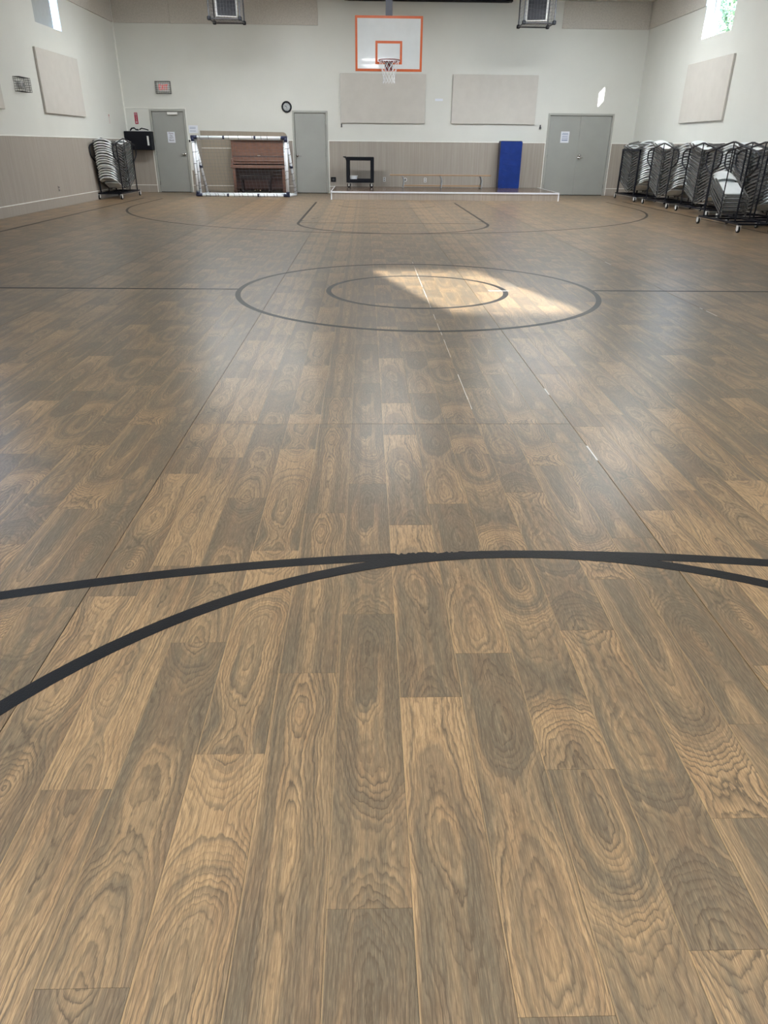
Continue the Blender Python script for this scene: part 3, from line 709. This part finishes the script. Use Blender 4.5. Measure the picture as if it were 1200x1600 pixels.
# ================================================================== basketball hoop
hp = empty('basketball_hoop', (0.53, 18.90, 2.80), 'ceiling-hung basketball hoop with white backboard edged in orange', 'basketball hoop')
bevel(MB().b(-0.75, 0.75, 0, 0.045, 0, 1.045).build('backboard', M_BOARD, hp), 0.006, 1)
def frame_rect(x0, x1, z0, z1, w, y0, y1): return MB().b(x0, x1, y0, y1, z0, z0+w).b(x0, x1, y0, y1, z1-w, z1).b(x0, x0+w, y0, y1, z0+w, z1-w).b(x1-w, x1, y0, y1, z0+w, z1-w)
frame_rect(-0.751, 0.751, -0.001, 1.046, 0.048, -0.003, 0.046).build('border', M_ORANGE, hp)
frame_rect(-0.30, 0.30, 0.135, 0.58, 0.048, -0.004, 0.0).build('target_square', M_ORANGE, hp)
RZ = 0.178
rm = MB(); rm.smooth = True
rm.tube([(0.235*math.cos(a), -0.40+0.235*math.sin(a), RZ) for a in [2*PI*k/36 for k in range(36)]], 0.0095, 8, True); rm.build('rim', M_RIM, hp)
br = MB().b(-0.085, 0.085, -0.012, -0.003, RZ-0.17, RZ+0.02).b(-0.085, 0.085, -0.17, -0.012, RZ-0.012, RZ+0.004)
br.prism([(-0.085, -0.012, RZ-0.16), (-0.085, -0.012, RZ), (-0.085, -0.165, RZ)], Vector((0.010, 0, 0))).prism([(0.075, -0.012, RZ-0.16), (0.075, -0.012, RZ), (0.075, -0.165, RZ)], Vector((0.010, 0, 0)))
br.tube([(-0.085, -0.16, RZ-0.008), (-0.15, -0.22, RZ-0.03), (-0.19, -0.30, RZ-0.008)], 0.008, 6).tube([(0.085, -0.16, RZ-0.008), (0.15, -0.22, RZ-0.03), (0.19, -0.30, RZ-0.008)], 0.008, 6)
br.build('rim_bracket', M_RIM, hp)
nb = MB(); NS = 12
prof = [(0.0, 0.228), (-0.08, 0.205), (-0.16, 0.175), (-0.24, 0.148), (-0.31, 0.130), (-0.38, 0.128), (-0.43, 0.140)]
def npnt(k, lev):
    z, r = prof[lev]; a = 2*PI*(k+0.5*(lev % 2))/NS
    return (r*math.cos(a), -0.40+r*math.sin(a), RZ-0.005+z)
for lev in range(len(prof)-1):
    for k in range(NS):
        o_ = 0 if lev % 2 == 0 else 1
        nb.tube([npnt(k, lev), npnt(k, lev+1)], 0.0042, 4); nb.tube([npnt(k, lev), npnt(k-1 if lev % 2 == 0 else k+1, lev+1)], 0.0042, 4)
nb.build('hoop_net', M_STRING, hp)
pl = MB().b(-0.075, 0.075, 0.05, 0.16, 0.25, ZC-2.80).b(-0.55, 0.55, 0.05, 0.10, 0.80, 0.86).b(-0.55, 0.55, 0.05, 0.10, 0.2, 0.26)
pl.build('support_post', M_NAVY, hp)
MB().b(-0.25, 0.25, -0.10, 0.30, ZC-2.80-0.03, ZC-2.80).build('ceiling_plate', M_NAVY, hp)

# ================================================================== caged speakers
def caged_speaker(cx, label, yaw, lean):
    t = empty('caged_speaker', (cx, 21.35, 4.0), label, 'speaker')
    w, d, h = 0.375, 0.36, 0.84
    fr = MB()
    for x in (-w, w):
        for y in (-d, d): fr.tube([(x, y, 0.02), (x, y, h)], 0.017, 8)
        fr.tube([(x, -d, 0.02), (x, d, 0.02)], 0.015, 8)
    for y in (-d, d): fr.tube([(-w, y, 0.02), (w, y, 0.02)], 0.015, 8)
    fr.build('cage_frame', M_CAGE, t)
    for x in (-w, w):
        for y in (-d, d): bevel(MB().box((x, y, 0.03), (0.085, 0.085, 0.085)).build('corner_block', M_BLACK, t), 0.015, 1)
    wr_ = wire_box(-w, w, -d, d, 0.02, h, 0.075, 0.0022, n=3); wo_ = wr_.build('cage_wire', M_CAGE, t); wo_['kind'] = 'stuff'
    R = Matrix.Rotation(yaw, 3, 'Z') @ Matrix.Rotation(lean, 3, 'X')
    sp = MB().box(R @ Vector((0, 0.05, 0.43)), (0.54, 0.30, 0.70), R); bevel(sp.build('speaker_cabinet', M_SPKW, t), 0.015, 2)
    gq = MB().box(R @ Vector((0, -0.113, 0.43)), (0.45, 0.02, 0.64), R); gq.build('speaker_grille', M_BLACK, t)
    MB().cyl((0, 0.0, h), (0, 0.0, ZC-4.0), 0.03, 10).b(-w, w, -0.02, 0.02, h-0.03, h).b(-0.12, 0.12, -0.12, 0.12, ZC-4.0-0.02, ZC-4.0).build('hanger', M_CAGE, t)
caged_speaker(-3.43, 'speaker in a wire cage hanging up left of the hoop', 0.22, -0.12)
caged_speaker(4.29, 'speaker in a wire cage hanging up right of the hoop', -0.22, -0.12)

# ================================================================== black cabinet in the corner
cb = empty('wall_cabinet', (-6.54, YF-0.19, 1.13), 'black wall-mounted cabinet in the left corner above the chair cart', 'cabinet')
bevel(MB().b(-0.37, 0.37, -0.19, 0.175, 0, 0.48).build('cabinet_body', M_BLACK, cb), 0.006, 1)
bevel(MB().b(-0.36, 0.22, -0.205, -0.191, 0.015, 0.465).build('cabinet_door', M_BLACK, cb), 0.004, 1)
MB().b(0.265, 0.315, -0.196, -0.190, 0.12, 0.36).build('white_strip', M_WHITE, cb)
k_ = MB(); k_.smooth = True
k_.tube([(-0.22, -0.05, 0.0), (-0.16, -0.09, 0.05), (-0.10, -0.04, 0.06), (-0.05, -0.08, 0.02), (0.02, -0.05, 0.015)], 0.02, 6).tube([(0.05, -0.06, 0.02), (0.12, -0.09, 0.055), (0.2, -0.03, 0.035), (0.3, -0.05, 0.01)], 0.016, 6)
k_.v = [v+Vector((-6.54, YF-0.19, 1.632)) for v in k_.v]
tag(k_.build('cable_coil', M_BLACK), 'black cable lying on top of the corner cabinet', 'cable')
tag(MB().b(-6.56, -6.36, YF-0.30, YF-0.12, 1.611, 1.618).build('loose_paper', M_PAPER), 'loose white paper on top of the corner cabinet', 'paper')

# ================================================================== tan folding table behind the goal
tt = MB(); r = 0.12; xa, xb, zt = -4.80, -2.29, 1.645
pts = [(xa, 0, 0.03), (xb, 0, 0.03), (xb, 0, zt-r-0.02)]+[(xb-r+r*math.cos(a), 0, zt-r-0.02+r*math.sin(a)) for a in (0.4, 0.8, 1.2, 1.57)]+[(xa, 0, zt)]
tb = empty('folding_table', ((xa+xb)/2, 23.50, 0), 'large tan tabletop standing on edge against the wall behind the piano', 'table')
ofs = Vector((-(xa+xb)/2, -0.03, 0))
tt.prism(pts, Vector((0, 0.04, 0)), ofs); tt.build('table_top', M_TAN, tb)
MB().b(xa-(xa+xb)/2+0.01, xb-(xa+xb)/2-0.01, -0.036, -0.03, 1.188, 1.205).build('pale_strip', M_TRIM, tb)
MB().b(xa-(xa+xb)/2+0.01, xb-(xa+xb)/2-0.01, -0.036, -0.03, 0.19, 0.205).build('pale_strip', M_TRIM, tb)
for x in (-1.2, 1.12): MB().b(x, x+0.08, -0.03, 0.01, 0, 0.03).build('foot', M_BLACK, tb)

# ================================================================== piano
PX0, PX1 = -3.86, -2.30
pn = empty('upright_piano', ((PX0+PX1)/2, 23.1, 0), 'brown upright piano seen through the football goal', 'piano')
def pb(*boxes, nm, mat, bev=0.0):
    mb = MB()
    for bx_ in boxes: mb.b(bx_[0]-(PX0+PX1)/2, bx_[1]-(PX0+PX1)/2, bx_[2]-23.1, bx_[3]-23.1, bx_[4], bx_[5])
    o = mb.build(nm, mat, pn)
    if bev: bevel(o, bev, 2)
    return o
pb((PX0-0.03, PX1+0.03, 22.98, 23.40, 1.405, 1.435), nm='lid', mat=M_PIANO, bev=0.008)
pb((PX0, PX0+0.05, 23.02, 23.38, 0.07, 1.405), nm='side_panel', mat=M_PIANO, bev=0.005)
pb((PX1-0.05, PX1, 23.02, 23.38, 0.07, 1.405), nm='side_panel', mat=M_PIANO, bev=0.005)
pb((PX0+0.05, PX1-0.05, 23.34, 23.38, 0.07, 1.405), nm='back_panel', mat=M_PIANOD)
pb((PX0+0.05, PX1-0.05, 23.06, 23.09, 1.01, 1.405), nm='upper_panel', mat=M_PIANO)
pb((PX0+0.05, PX0+0.10, 23.045, 23.062, 1.01, 1.38), (PX1-0.10, PX1-0.05, 23.045, 23.062, 1.01, 1.38), (PX0+0.10, PX1-0.10, 23.045, 23.062, 1.34, 1.38), nm='panel_moulding', mat=M_PIANO, bev=0.004)
pb((PX0+0.03, PX1-0.03, 22.93, 23.06, 0.975, 1.01), nm='fallboard_ledge', mat=M_PIANOD, bev=0.006)
pb((PX0+0.05, PX1-0.05, 22.88, 22.91, 0.80, 0.975), (PX0+0.05, PX1-0.05, 22.85, 22.93, 0.87, 0.885), nm='fallboard', mat=M_PIANO, bev=0.006)
pb((PX0, PX0+0.06, 22.78, 23.03, 0.76, 0.93), nm='arm', mat=M_PIANO, bev=0.01)
pb((PX1-0.06, PX1, 22.78, 23.03, 0.76, 0.93), nm='arm', mat=M_PIANO, bev=0.01)
pb((PX0-0.01, PX1+0.01, 22.76, 23.05, 0.69, 0.77), nm='key_bed', mat=M_PIANO, bev=0.008)
pb((PX0+0.05, PX1-0.05, 23.07, 23.10, 0.13, 0.69), nm='lower_panel', mat=M_PIANOD)
for x in (PX0+0.03, PX1-0.11):
    pb((x, x+0.08, 22.79, 22.87, 0.13, 0.69), nm='leg', mat=M_PIANO, bev=0.01)
    pb((x-0.01, x+0.09, 22.77, 23.30, 0.06, 0.13), nm='foot_block', mat=M_PIANO, bev=0.01)
    mb = MB(); mb.smooth = True
    for y in (22.83, 23.25): mb.cyl((x+0.02-(PX0+PX1)/2, y-23.1, 0.03), (x+0.06-(PX0+PX1)/2, y-23.1, 0.03), 0.03, 12)
    mb.build('caster', M_BLACK, pn)
for k in (-1, 0, 1):
    xx = -3.17+k*0.075-(PX0+PX1)/2
    mb = MB(); mb.smooth = True; mb.tube([(xx, -0.04, 0.115), (xx, -0.12, 0.11), (xx, -0.17, 0.10)], [0.010, 0.014, 0.020], 8); mb.build('pedal', M_BRASS, pn)
MB().b(-0.03, 0.05, -0.16, -0.145, 1.012, 1.02).build('name_plate', M_TRIM, pn)
bn = empty('piano_bench', (-3.13, 22.47, 0), 'dark wooden bench standing in front of the piano', 'bench')
bevel(MB().b(-0.46, 0.46, -0.16, 0.16, 0.48, 0.515).build('seat', M_BENCHP, bn), 0.01, 2)
MB().b(-0.42, 0.42, -0.14, 0.14, 0.40, 0.48).build('apron', M_BENCHP, bn)
for x in (-0.41, 0.36):
    for y in (-0.14, 0.09): bevel(MB().b(x, x+0.05, y, y+0.05, 0, 0.40).build('leg', M_BENCHP, bn), 0.005, 1)

# ================================================================== football goal
GX0, GX1, GY, GH, GD = -4.66, -2.16, 21.72, 1.50, 0.53
gl_ = empty('soccer_goal', ((GX0+GX1)/2, GY, 0), 'white tubular football goal with navy corner joints in front of the piano', 'goal')
gx = (GX1-GX0)/2; R_ = 0.037
def gt(name, a, b_):
    mb = MB(); mb.smooth = True; mb.cyl(a, b_, R_, 12); return mb.build(name, M_GOAL, gl_)
gt('post', (-gx, 0, R_), (-gx, 0, GH-R_)); gt('post', (gx, 0, R_), (gx, 0, GH-R_))
gt('crossbar', (-gx, 0, GH-R_), (gx, 0, GH-R_)); gt('ground_bar', (-gx, 0, R_), (gx, 0, R_))
for s in (-1, 1):
    gt('rear_strut', (s*gx+0.02, 0.06, GH-R_), (s*gx+0.17, GD, R_)); gt('side_bar', (s*gx, 0, R_), (s*gx+0.17, GD, R_))
    gt('inner_strut', (s*(gx-0.05), 0.10, GH-0.06), (s*(gx-0.03), 0.20, R_))
gt('rear_ground_bar', (-gx+0.17, GD, R_), (gx+0.17, GD, R_)); gt('top_rear_bar', (-gx, 0.12, GH-0.06), (gx, 0.12, GH-0.06))
for s in (-1, 1):
    for z in (R_, GH-R_):
        mb = MB(); mb.smooth = True; mb.cyl((s*gx-0.06*(s > 0)-0.045*(s < 0)*0-0.0, 0, z), (s*gx+0.0, 0, z), 0.0, 3) if False else None
        mb.tube([(s*(gx-0.12), 0, z), (s*(gx+0.045), 0, z)], 0.046, 12).tube([(s*gx, 0, z-0.10 if z > 1 else z+0.10), (s*gx, 0, z+(0.02 if z > 1 else -0.02)*0)], 0.046, 12).tube([(s*gx, -0.02, z), (s*gx, 0.10, z)], 0.044, 12)
        mb.build('corner_joint', M_NAVY, gl_)
    mb = MB(); mb.smooth = True; mb.cyl((s*gx+0.085, 0.29, 0.79), (s*gx+0.095, 0.31, 0.72), 0.046, 12); mb.build('strut_joint', M_NAVY, gl_)
for x in (-0.42, 0.42):
    for z in (R_, GH-R_):
        mb = MB(); mb.smooth = True; mb.cyl((x-0.025, 0, z), (x+0.025, 0, z), 0.043, 12); mb.build('bar_joint', M_NAVY, gl_)
# lacing cord on tubes
lc = MB(); rg = random.Random(5)
def coil(a, b_, n):
    a, b_ = Vector(a), Vector(b_); d = (b_-a); L_ = d.length; t = d.normalized()
    u = t.cross(Vector((0, 1, 0))); u = u.normalized() if u.length > 0.1 else Vector((1, 0, 0)); w = t.cross(u)
    for k in range(n):
        c = a+d*((k+rg.uniform(0.2, 0.8))/n); q = []
        for i in range(9):
            an = 2*PI*i/8; q.append(c+(u*math.cos(an)+w*math.sin(an))*(R_+0.004)+t*(0.03*math.sin(an/2+0.4)))
        lc.tube(q, 0.005, 4)
coil((-gx, 0, 0.1), (-gx, 0, GH-0.1), 5); coil((gx, 0, 0.1), (gx, 0, GH-0.1), 3); coil((-gx+0.1, 0, R_), (gx-0.1, 0, R_), 17); coil((-gx+0.1, 0, GH-R_), (gx-0.1, 0, GH-R_), 9)
for s in (-1, 1): coil((s*gx+0.02, 0.06, GH-R_), (s*gx+0.17, GD, R_), 9); coil((s*(gx-0.05), 0.10, GH-0.06), (s*(gx-0.03), 0.20, R_), 6)
o = lc.build('lacing_cord', M_INK, gl_); o['kind'] = 'stuff'
nn = MB()
nx, nz = 24, 16
def npt(i, j):
    f = j/nz; x = -gx+2*gx*i/nx+0.15*f; z = (GH-0.06)*(1-f)+0.04*f; y = 0.12+(GD-0.12)*f-0.10*math.sin(PI*f)*(0.7+0.3*math.sin(i*1.1))
    return (x, y, z)
for i in range(nx+1): nn.tube([npt(i, j) for j in range(0, nz+1, 2)], 0.0022, 3)
for j in range(nz+1): nn.tube([npt(i, j) for i in range(0, nx+1, 2)], 0.0022, 3)
for s in (-1, 1):
    for j in range(1, nz):
        z = GH*(1-j/nz); nn.tube([(s*gx, 0.02, z), (s*gx, npt(0, j)[1], z)], 0.0025, 3)
    for y in (0.12, 0.22, 0.32, 0.42):
        nn.tube([(s*gx, y, 0.05), (s*gx, y, max(0.1, GH*(1-(y-0.02)/(GD))))], 0.0025, 3)
o = nn.build('goal_net', M_NETG, gl_); o['kind'] = 'stuff'

# ================================================================== utility cart + tub
uc = empty('utility_cart', (-0.155, 22.97, SZ), 'black two-shelf plastic utility cart at the left of the stage', 'cart')
def tray(z0, z1, nm):
    mb = MB().b(-0.395, 0.395, -0.22, 0.22, z0, z0+0.02)
    mb.b(-0.395, 0.395, -0.22, -0.205, z0+0.02, z1).b(-0.395, 0.395, 0.205, 0.22, z0+0.02, z1).b(-0.395, -0.38, -0.205, 0.205, z0+0.02, z1).b(0.38, 0.395, -0.205, 0.205, z0+0.02, z1)
    bevel(mb.build(nm, M_BLACK, uc), 0.006, 1)
tray(0.13, 0.225, 'lower_shelf'); tray(0.71, 0.80, 'upper_shelf')
for sx in (-1, 1):
    for sy in (-1, 1):
        bevel(MB().b(min(sx*0.40, sx*0.298), max(sx*0.40, sx*0.298), min(sy*0.225, sy*0.15), max(sy*0.225, sy*0.15), 0.13, 0.795).build('post', M_BLACK, uc), 0.012, 1)
        mb = MB(); mb.smooth = True
        mb.cyl((sx*0.33, sy*0.17-0.018, 0.055), (sx*0.33, sy*0.17+0.018, 0.055), 0.055, 16)
        mb.build('caster', M_BLACK, uc)
        MB().b(sx*0.33-0.02, sx*0.33+0.02, sy*0.17-0.028, sy*0.17-0.02, 0.04, 0.13).b(sx*0.33-0.02, sx*0.33+0.02, sy*0.17+0.02, sy*0.17+0.028, 0.04, 0.13).b(sx*0.33-0.02, sx*0.33+0.02, sy*0.17-0.028, sy*0.17+0.028, 0.112, 0.13).build('caster_fork', M_CHROME, uc)
MB().prism([(-0.40, -0.2, 0.70), (-0.40, -0.2, 0.812), (-0.49, -0.2, 0.812), (-0.49, -0.2, 0.795), (-0.43, -0.2, 0.775)], Vector((0, 0.4, 0))).build('push_handle', M_BLACK, uc)
tu = empty('plastic_tub', (-0.35, 22.90, SZ+0.15), 'small white plastic tub on the lower shelf of the utility cart', 'tub')
mb = MB(); mb.tube([(0, 0, 0), (0, 0, 0.155)], [0.088, 0.115], 20); mb.build('tub_body', M_TUB, tu)
MB().tube([(0.118*math.cos(a), 0.118*math.sin(a), 0.158) for a in [2*PI*k/20 for k in range(20)]], 0.007, 6, True).build('tub_rim', M_WHITE, tu)
mb = MB(); mb.tube([(0, 0, 0.004), (0, 0, 0.045)], [0.090, 0.097], 20); mb.build('tub_label', M_PINK, tu)

# ================================================================== long bench on the stage
lb = empty('balance_bench', (2.18, 22.85, SZ), 'long low wooden bench with three curved grey supports on the stage', 'bench')
bevel(MB().b(-1.475, 1.475, -0.13, 0.13, 0.325, 0.36).build('top_plank', M_OAK, lb), 0.006, 1)
MB().b(-1.08, 1.20, -0.05, 0.05, 0.045, 0.085).build('lower_rail', M_OAK, lb)
for x in (-1.09, 0.02, 1.19):
    mb = MB(); mb.smooth = True
    for sy in (-1, 1):
        mb.tube([(x+0.0, sy*0.16, 0.018), (x+0.02, sy*0.13, 0.10), (x+0.03, sy*0.08, 0.20), (x+0.0, sy*0.10, 0.29), (x-0.03, sy*0.11, 0.323)], 0.018, 8)
    mb.tube([(x, -0.16, 0.02), (x, 0.16, 0.02)], 0.018, 8)
    mb.build('support', M_STEELG, lb)

# ================================================================== blue mat
mt = empty('folded_mat', (4.245, 23.28, SZ), 'blue folded gym mat standing upright on the stage', 'gym mat')
for k in range(3):
    y0 = -0.17+k*0.115
    mb = MB(); nxx, nzz = 8, 16
    o = MB().bbev(-0.315, 0.315, y0, y0+0.108, 0.0, 1.235+(0.006*k), 0.02, 'y').build('mat_panel', M_BLUE if k == 0 else M_BLUEEDGE, mt)
MB().b(-0.317, -0.30, -0.16, 0.17, 0.01, 1.23).build('side_seam', M_BLUEEDGE, mt)
MB().b(-0.30, 0.30, -0.16, 0.16, 1.238, 1.25).build('top_fold', M_BLUEEDGE, mt)
wk = MB(); wk.smooth = True
for (xa_, za, xb_, zb, r) in ((-0.25, 0.95, 0.1, 0.90, 0.012), (-0.28, 0.80, 0.15, 0.76, 0.014), (-0.28, 0.66, 0.2, 0.62, 0.013), (-0.28, 0.55, 0.0, 0.44, 0.012), (-0.28, 0.42, -0.08, 0.28, 0.012), (-0.27, 0.3, -0.12, 0.16, 0.010), (0.1, 0.74, 0.28, 0.78, 0.010)):
    wk.tube([(xa_, -0.166, za), ((xa_+xb_)/2, -0.166, (za+zb)/2-0.012), (xb_, -0.166, zb)], [0.003, r, 0.003], 8)
wk.build('vinyl_creases', M_BLUE, mt)

# ================================================================== folding chairs on carts
def make_chair_meshes():
    ff = MB(); w = 0.232
    for s in (-1, 1): ff.b(0.0, 0.80, s*w-0.011, s*w+0.011, 0.0, 0.020)
    ff.tube([(0.79, -w, 0.010), (0.835, -w+0.05, 0.004), (0.845, 0, 0.0), (0.835, w-0.05, 0.004), (0.79, w, 0.010)], 0.0115, 6)
    rf = MB(); w2_ = 0.208
    for s in (-1, 1): rf.b(0.03, 0.66, s*w2_-0.011, s*w2_+0.011, 0.030, 0.050)
    rf.tube([(0.05, -w2_, 0.038), (0.05, w2_, 0.038)], 0.009, 6).tube([(0.10, -w2_, 0.038), (0.10, w2_, 0.038)], 0.009, 6)
    se = MB(); pts = []
    for (cx, cy, st_) in ((0.54, 0.15, 0), (0.24, 0.15, 90), (0.24, -0.15, 180), (0.54, -0.15, 270)):
        for k in range(4): a = math.radians(st_+k*30); pts.append((cx+0.04*math.cos(a), cy+0.04*math.sin(a), -0.008))
    se.prism(pts, Vector((0, 0, 0.022)))
    bk = MB(); n = 10; bk.smooth = False
    # arched back: curved across the width, outline rounded at the head end, thick lip
    rows = []
    for i in range(n+1):
        y = -0.215+0.43*i/n; f = y/0.215; z = 0.046-0.050*f*f; xe = 0.915-0.070*f**4-0.02*f*f
        rows.append([(0.66, y, z), (xe, y, z), (xe+0.006, y, z-0.014), (xe-0.004, y, z-0.030), (xe-0.03, y, z-0.026), (0.66, y, z-0.014)])
    i0 = len(bk.v)
    for r_ in rows: bk.v += [Vector(p) for p in r_]
    for i in range(n):
        for j in range(6):
            j2 = (j+1) % 6; a = i0+i*6; bk.f.append([a+j, a+j2, a+6+j2, a+6+j])
    bk.f.append([i0+j for j in range(6)]); bk.f.append([i0+n*6+j for j in reversed(range(6))])
    return [('front_frame', ff.mesh('front_frame', M_FRAMEGREY)), ('rear_frame', rf.mesh('rear_frame', M_FRAMEGREY)), ('seat', se.mesh('seat', M_WHITEPL)), ('backrest', bk.mesh('backrest', M_WHITEPL))]
CH = make_chair_meshes()
def place_chair(x, yfoot, zfoot, dirn, th, label, group, roll=0.0, dx=0.0):
    o = bpy.data.objects.new('folding_chair', None); COL.objects.link(o); o.empty_display_size = 0.1
    ax = Vector((dx, dirn*math.cos(th), math.sin(th))).normalized(); ay = Vector((0, 0, 1)).cross(ax).normalized(); az = ax.cross(ay)
    mm = Matrix((ax, ay, az)).transposed().to_4x4(); mm.translation = Vector((x, yfoot, zfoot)); o.matrix_world = mm
    tag(o, label, 'chair', group)
    for nm, me in CH: link(nm, me, o)
    return o
ORD = ['topmost', 'second from top', 'third from top', 'fourth from top', 'fifth from top', 'sixth from top', 'seventh from top', 'eighth from top', 'ninth from top', 'tenth from top', 'eleventh from top', 'twelfth from top', 'thirteenth from top', 'fourteenth from top', 'fifteenth from top', 'sixteenth from top']
def cart(cx, cy, label, desc, style='loop', n_near=16, n_far=16, z0=0.20, jitter=0.01, th0=20, th1=9, top_extra=True):
    t = empty('chair_cart', (cx, cy, 0), label, 'cart', 'wheeled folding chair carts')
    hw, hl = 0.285, 0.83
    b_ = MB()
    for sx in (-1, 1): b_.box((sx*hw, 0, 0.14), (0.035, 2*hl, 0.03))
    for y in (-hl, -0.30, 0.30, hl): b_.box((0, y, 0.14), (2*hw, 0.035, 0.03))
    b_.build('base_frame', M_BLKMET, t)
    for sx in (-1, 1):
        f = MB(); x = sx*hw; r = 0.016
        if style == 'loop':
            f.tube([(x, -0.64, 0.15), (x, -0.66, 0.86), (x, -0.93, 0.98), (x, -0.99, 1.03), (x, -1.0, 1.20), (x, -0.93, 1.25), (x, -0.66, 1.30), (x, -0.05, 1.405), (x, 0.05, 1.405), (x, 0.66, 1.30), (x, 0.93, 1.25), (x, 1.0, 1.20), (x, 0.99, 1.03), (x, 0.93, 0.98), (x, 0.66, 0.86), (x, 0.64, 0.15)], r, 8)
            f.tube([(x, -0.66, 0.85), (x, -0.66, 1.30)], r, 8).tube([(x, 0.66, 0.85), (x, 0.66, 1.30)], r, 8)
            f.tube([(x, 0, 0.15), (x, 0, 1.40)], 0.010, 6)
        else:
            f.box((x, -0.70, 0.70), (0.035, 0.05, 1.12)); f.box((x, 0.70, 0.70), (0.035, 0.05, 1.12)); f.box((x, 0, 1.25), (0.035, 1.45, 0.05))
        f.build('end_frame', M_BLKMET, t)
        for y in (-hl, hl):
            c = MB(); c.smooth = True
            c.cyl((x-0.016, y+0.02, 0.052), (x+0.016, y+0.02, 0.052), 0.052, 16); wh = c.build('caster_wheel', M_DARKGAP, t)
            MB().b(x-0.026, x-0.019, y-0.03, y+0.045, 0.045, 0.125).b(x+0.019, x+0.026, y-0.03, y+0.045, 0.045, 0.125).b(x-0.026, x+0.026, y-0.03, y+0.045, 0.115, 0.125).build('caster_fork', M_WHITE, t)
            c = MB(); c.cyl((x-0.0165, y+0.02, 0.052), (x+0.0165, y+0.02, 0.052), 0.03, 12); c.build('wheel_hub', M_WHITE, wh)
    rg2 = random.Random(hash_(label))
    for (dirn, nn_, nm) in ((-1, n_near, 'near'), (1, n_far, 'far')):
        for k in range(nn_):
            fr_ = k/15.0; th = math.radians(th0+(th1-th0)*fr_+rg2.uniform(-0.6, 0.6))
            lab = 'white folding chair, %s, %s stack of %s' % (ORD[nn_-1-k], nm, desc)
            place_chair(cx+rg2.uniform(-jitter, jitter), cy+dirn*(0.05+rg2.uniform(-0.008, 0.008)), z0+0.068*k, dirn, th, lab, 'white folding chairs on carts')
    return t
def hash_(s): return sum(ord(c)*(i+1) for i, c in enumerate(s))
cart(-6.60, 21.05, 'black chair cart in the left corner beneath the black cabinet', 'the left-corner cart', n_near=16, n_far=16, z0=0.19)
cart(7.55, 21.58, 'square-framed black chair cart nearest the double doors', 'the cart nearest the double doors', style='square', z0=0.20)
cart(7.55, 19.25, 'loop-framed black chair cart, second from the double doors', 'the cart second from the double doors')
cart(7.55, 17.00, 'loop-framed black chair cart, third from the double doors', 'the cart third from the double doors')
cart(7.50, 14.72, 'black chair cart against right wall behind the pulled-forward cart', 'the cart behind the pulled-forward cart')
cart(7.50, 12.45, 'black chair cart cut off by the right photo edge', 'the cart at right photo edge', n_near=0)
cart(6.745, 13.86, 'black chair cart pulled forward, holding only a few chairs', 'the pulled-forward cart', n_near=0, n_far=5, z0=0.19, th0=30, th1=20)

def loose(x, yf, z, dirn, th, label): place_chair(x, yf, z, dirn, math.radians(th), label, 'white folding chairs on carts', dx=0.06)
loose(7.52, 22.05, 1.36, -1, 5, 'white folding chair lying loose across the top of the square-framed cart')
loose(7.50, 19.45, 1.22, 1, 14, 'tilted white folding chair lying loose atop the cart second from the double doors')
loose(7.50, 17.10, 1.20, 1, 14, 'tilted white folding chair lying loose atop the cart third from the double doors')
loose(7.55, 16.95, 1.33, -1, 2, 'white folding chair with arched back lying atop the third cart, facing the camera')

# ================================================================== tree outside the right window
rt_ = random.Random(11)
tr = empty('tree', (14.3, 31.6, -0.16), 'leafy green tree seen through the right-hand window', 'tree')
tk = MB(); tk.smooth = True
tk.tube([(0, 0, 0), (0.05, 0, 1.5), (0, 0.1, 3.0), (-0.1, 0, 4.6), (0, 0, 6.5)], [0.28, 0.22, 0.18, 0.12, 0.05], 10)
for k in range(7):
    a = k*0.9; tk.tube([(0, 0, 2.6+0.4*k), (0.8*math.cos(a), 0.8*math.sin(a), 3.3+0.4*k), (1.7*math.cos(a), 1.7*math.sin(a), 3.7+0.42*k)], [0.08, 0.05, 0.02], 6)
tk.build('trunk', M_BARK, tr)
lf = MB()
for k in range(14000):
    u, v, w = rt_.gauss(0, 1), rt_.gauss(0, 1), rt_.gauss(0, 1); l = math.sqrt(u*u+v*v+w*w)+1e-6; rad = rt_.uniform(0.45, 1.0)
    c = Vector((u/l*1.9*rad, v/l*1.9*rad, 5.6+w/l*2.4*rad)); R = Matrix.Rotation(rt_.uniform(0, 6.3), 3, Vector((rt_.gauss(0, 1), rt_.gauss(0, 1), rt_.gauss(0, 1))).normalized())
    s = rt_.uniform(0.05, 0.10)
    a = [c+R @ Vector(p)*s for p in ((-1, 0, 0), (0, -0.5, 0.1), (1, 0, 0), (0, 0.5, 0.1))]; lf.quad(*a)
o = lf.build('foliage', M_LEAF, tr); o['kind'] = 'stuff'
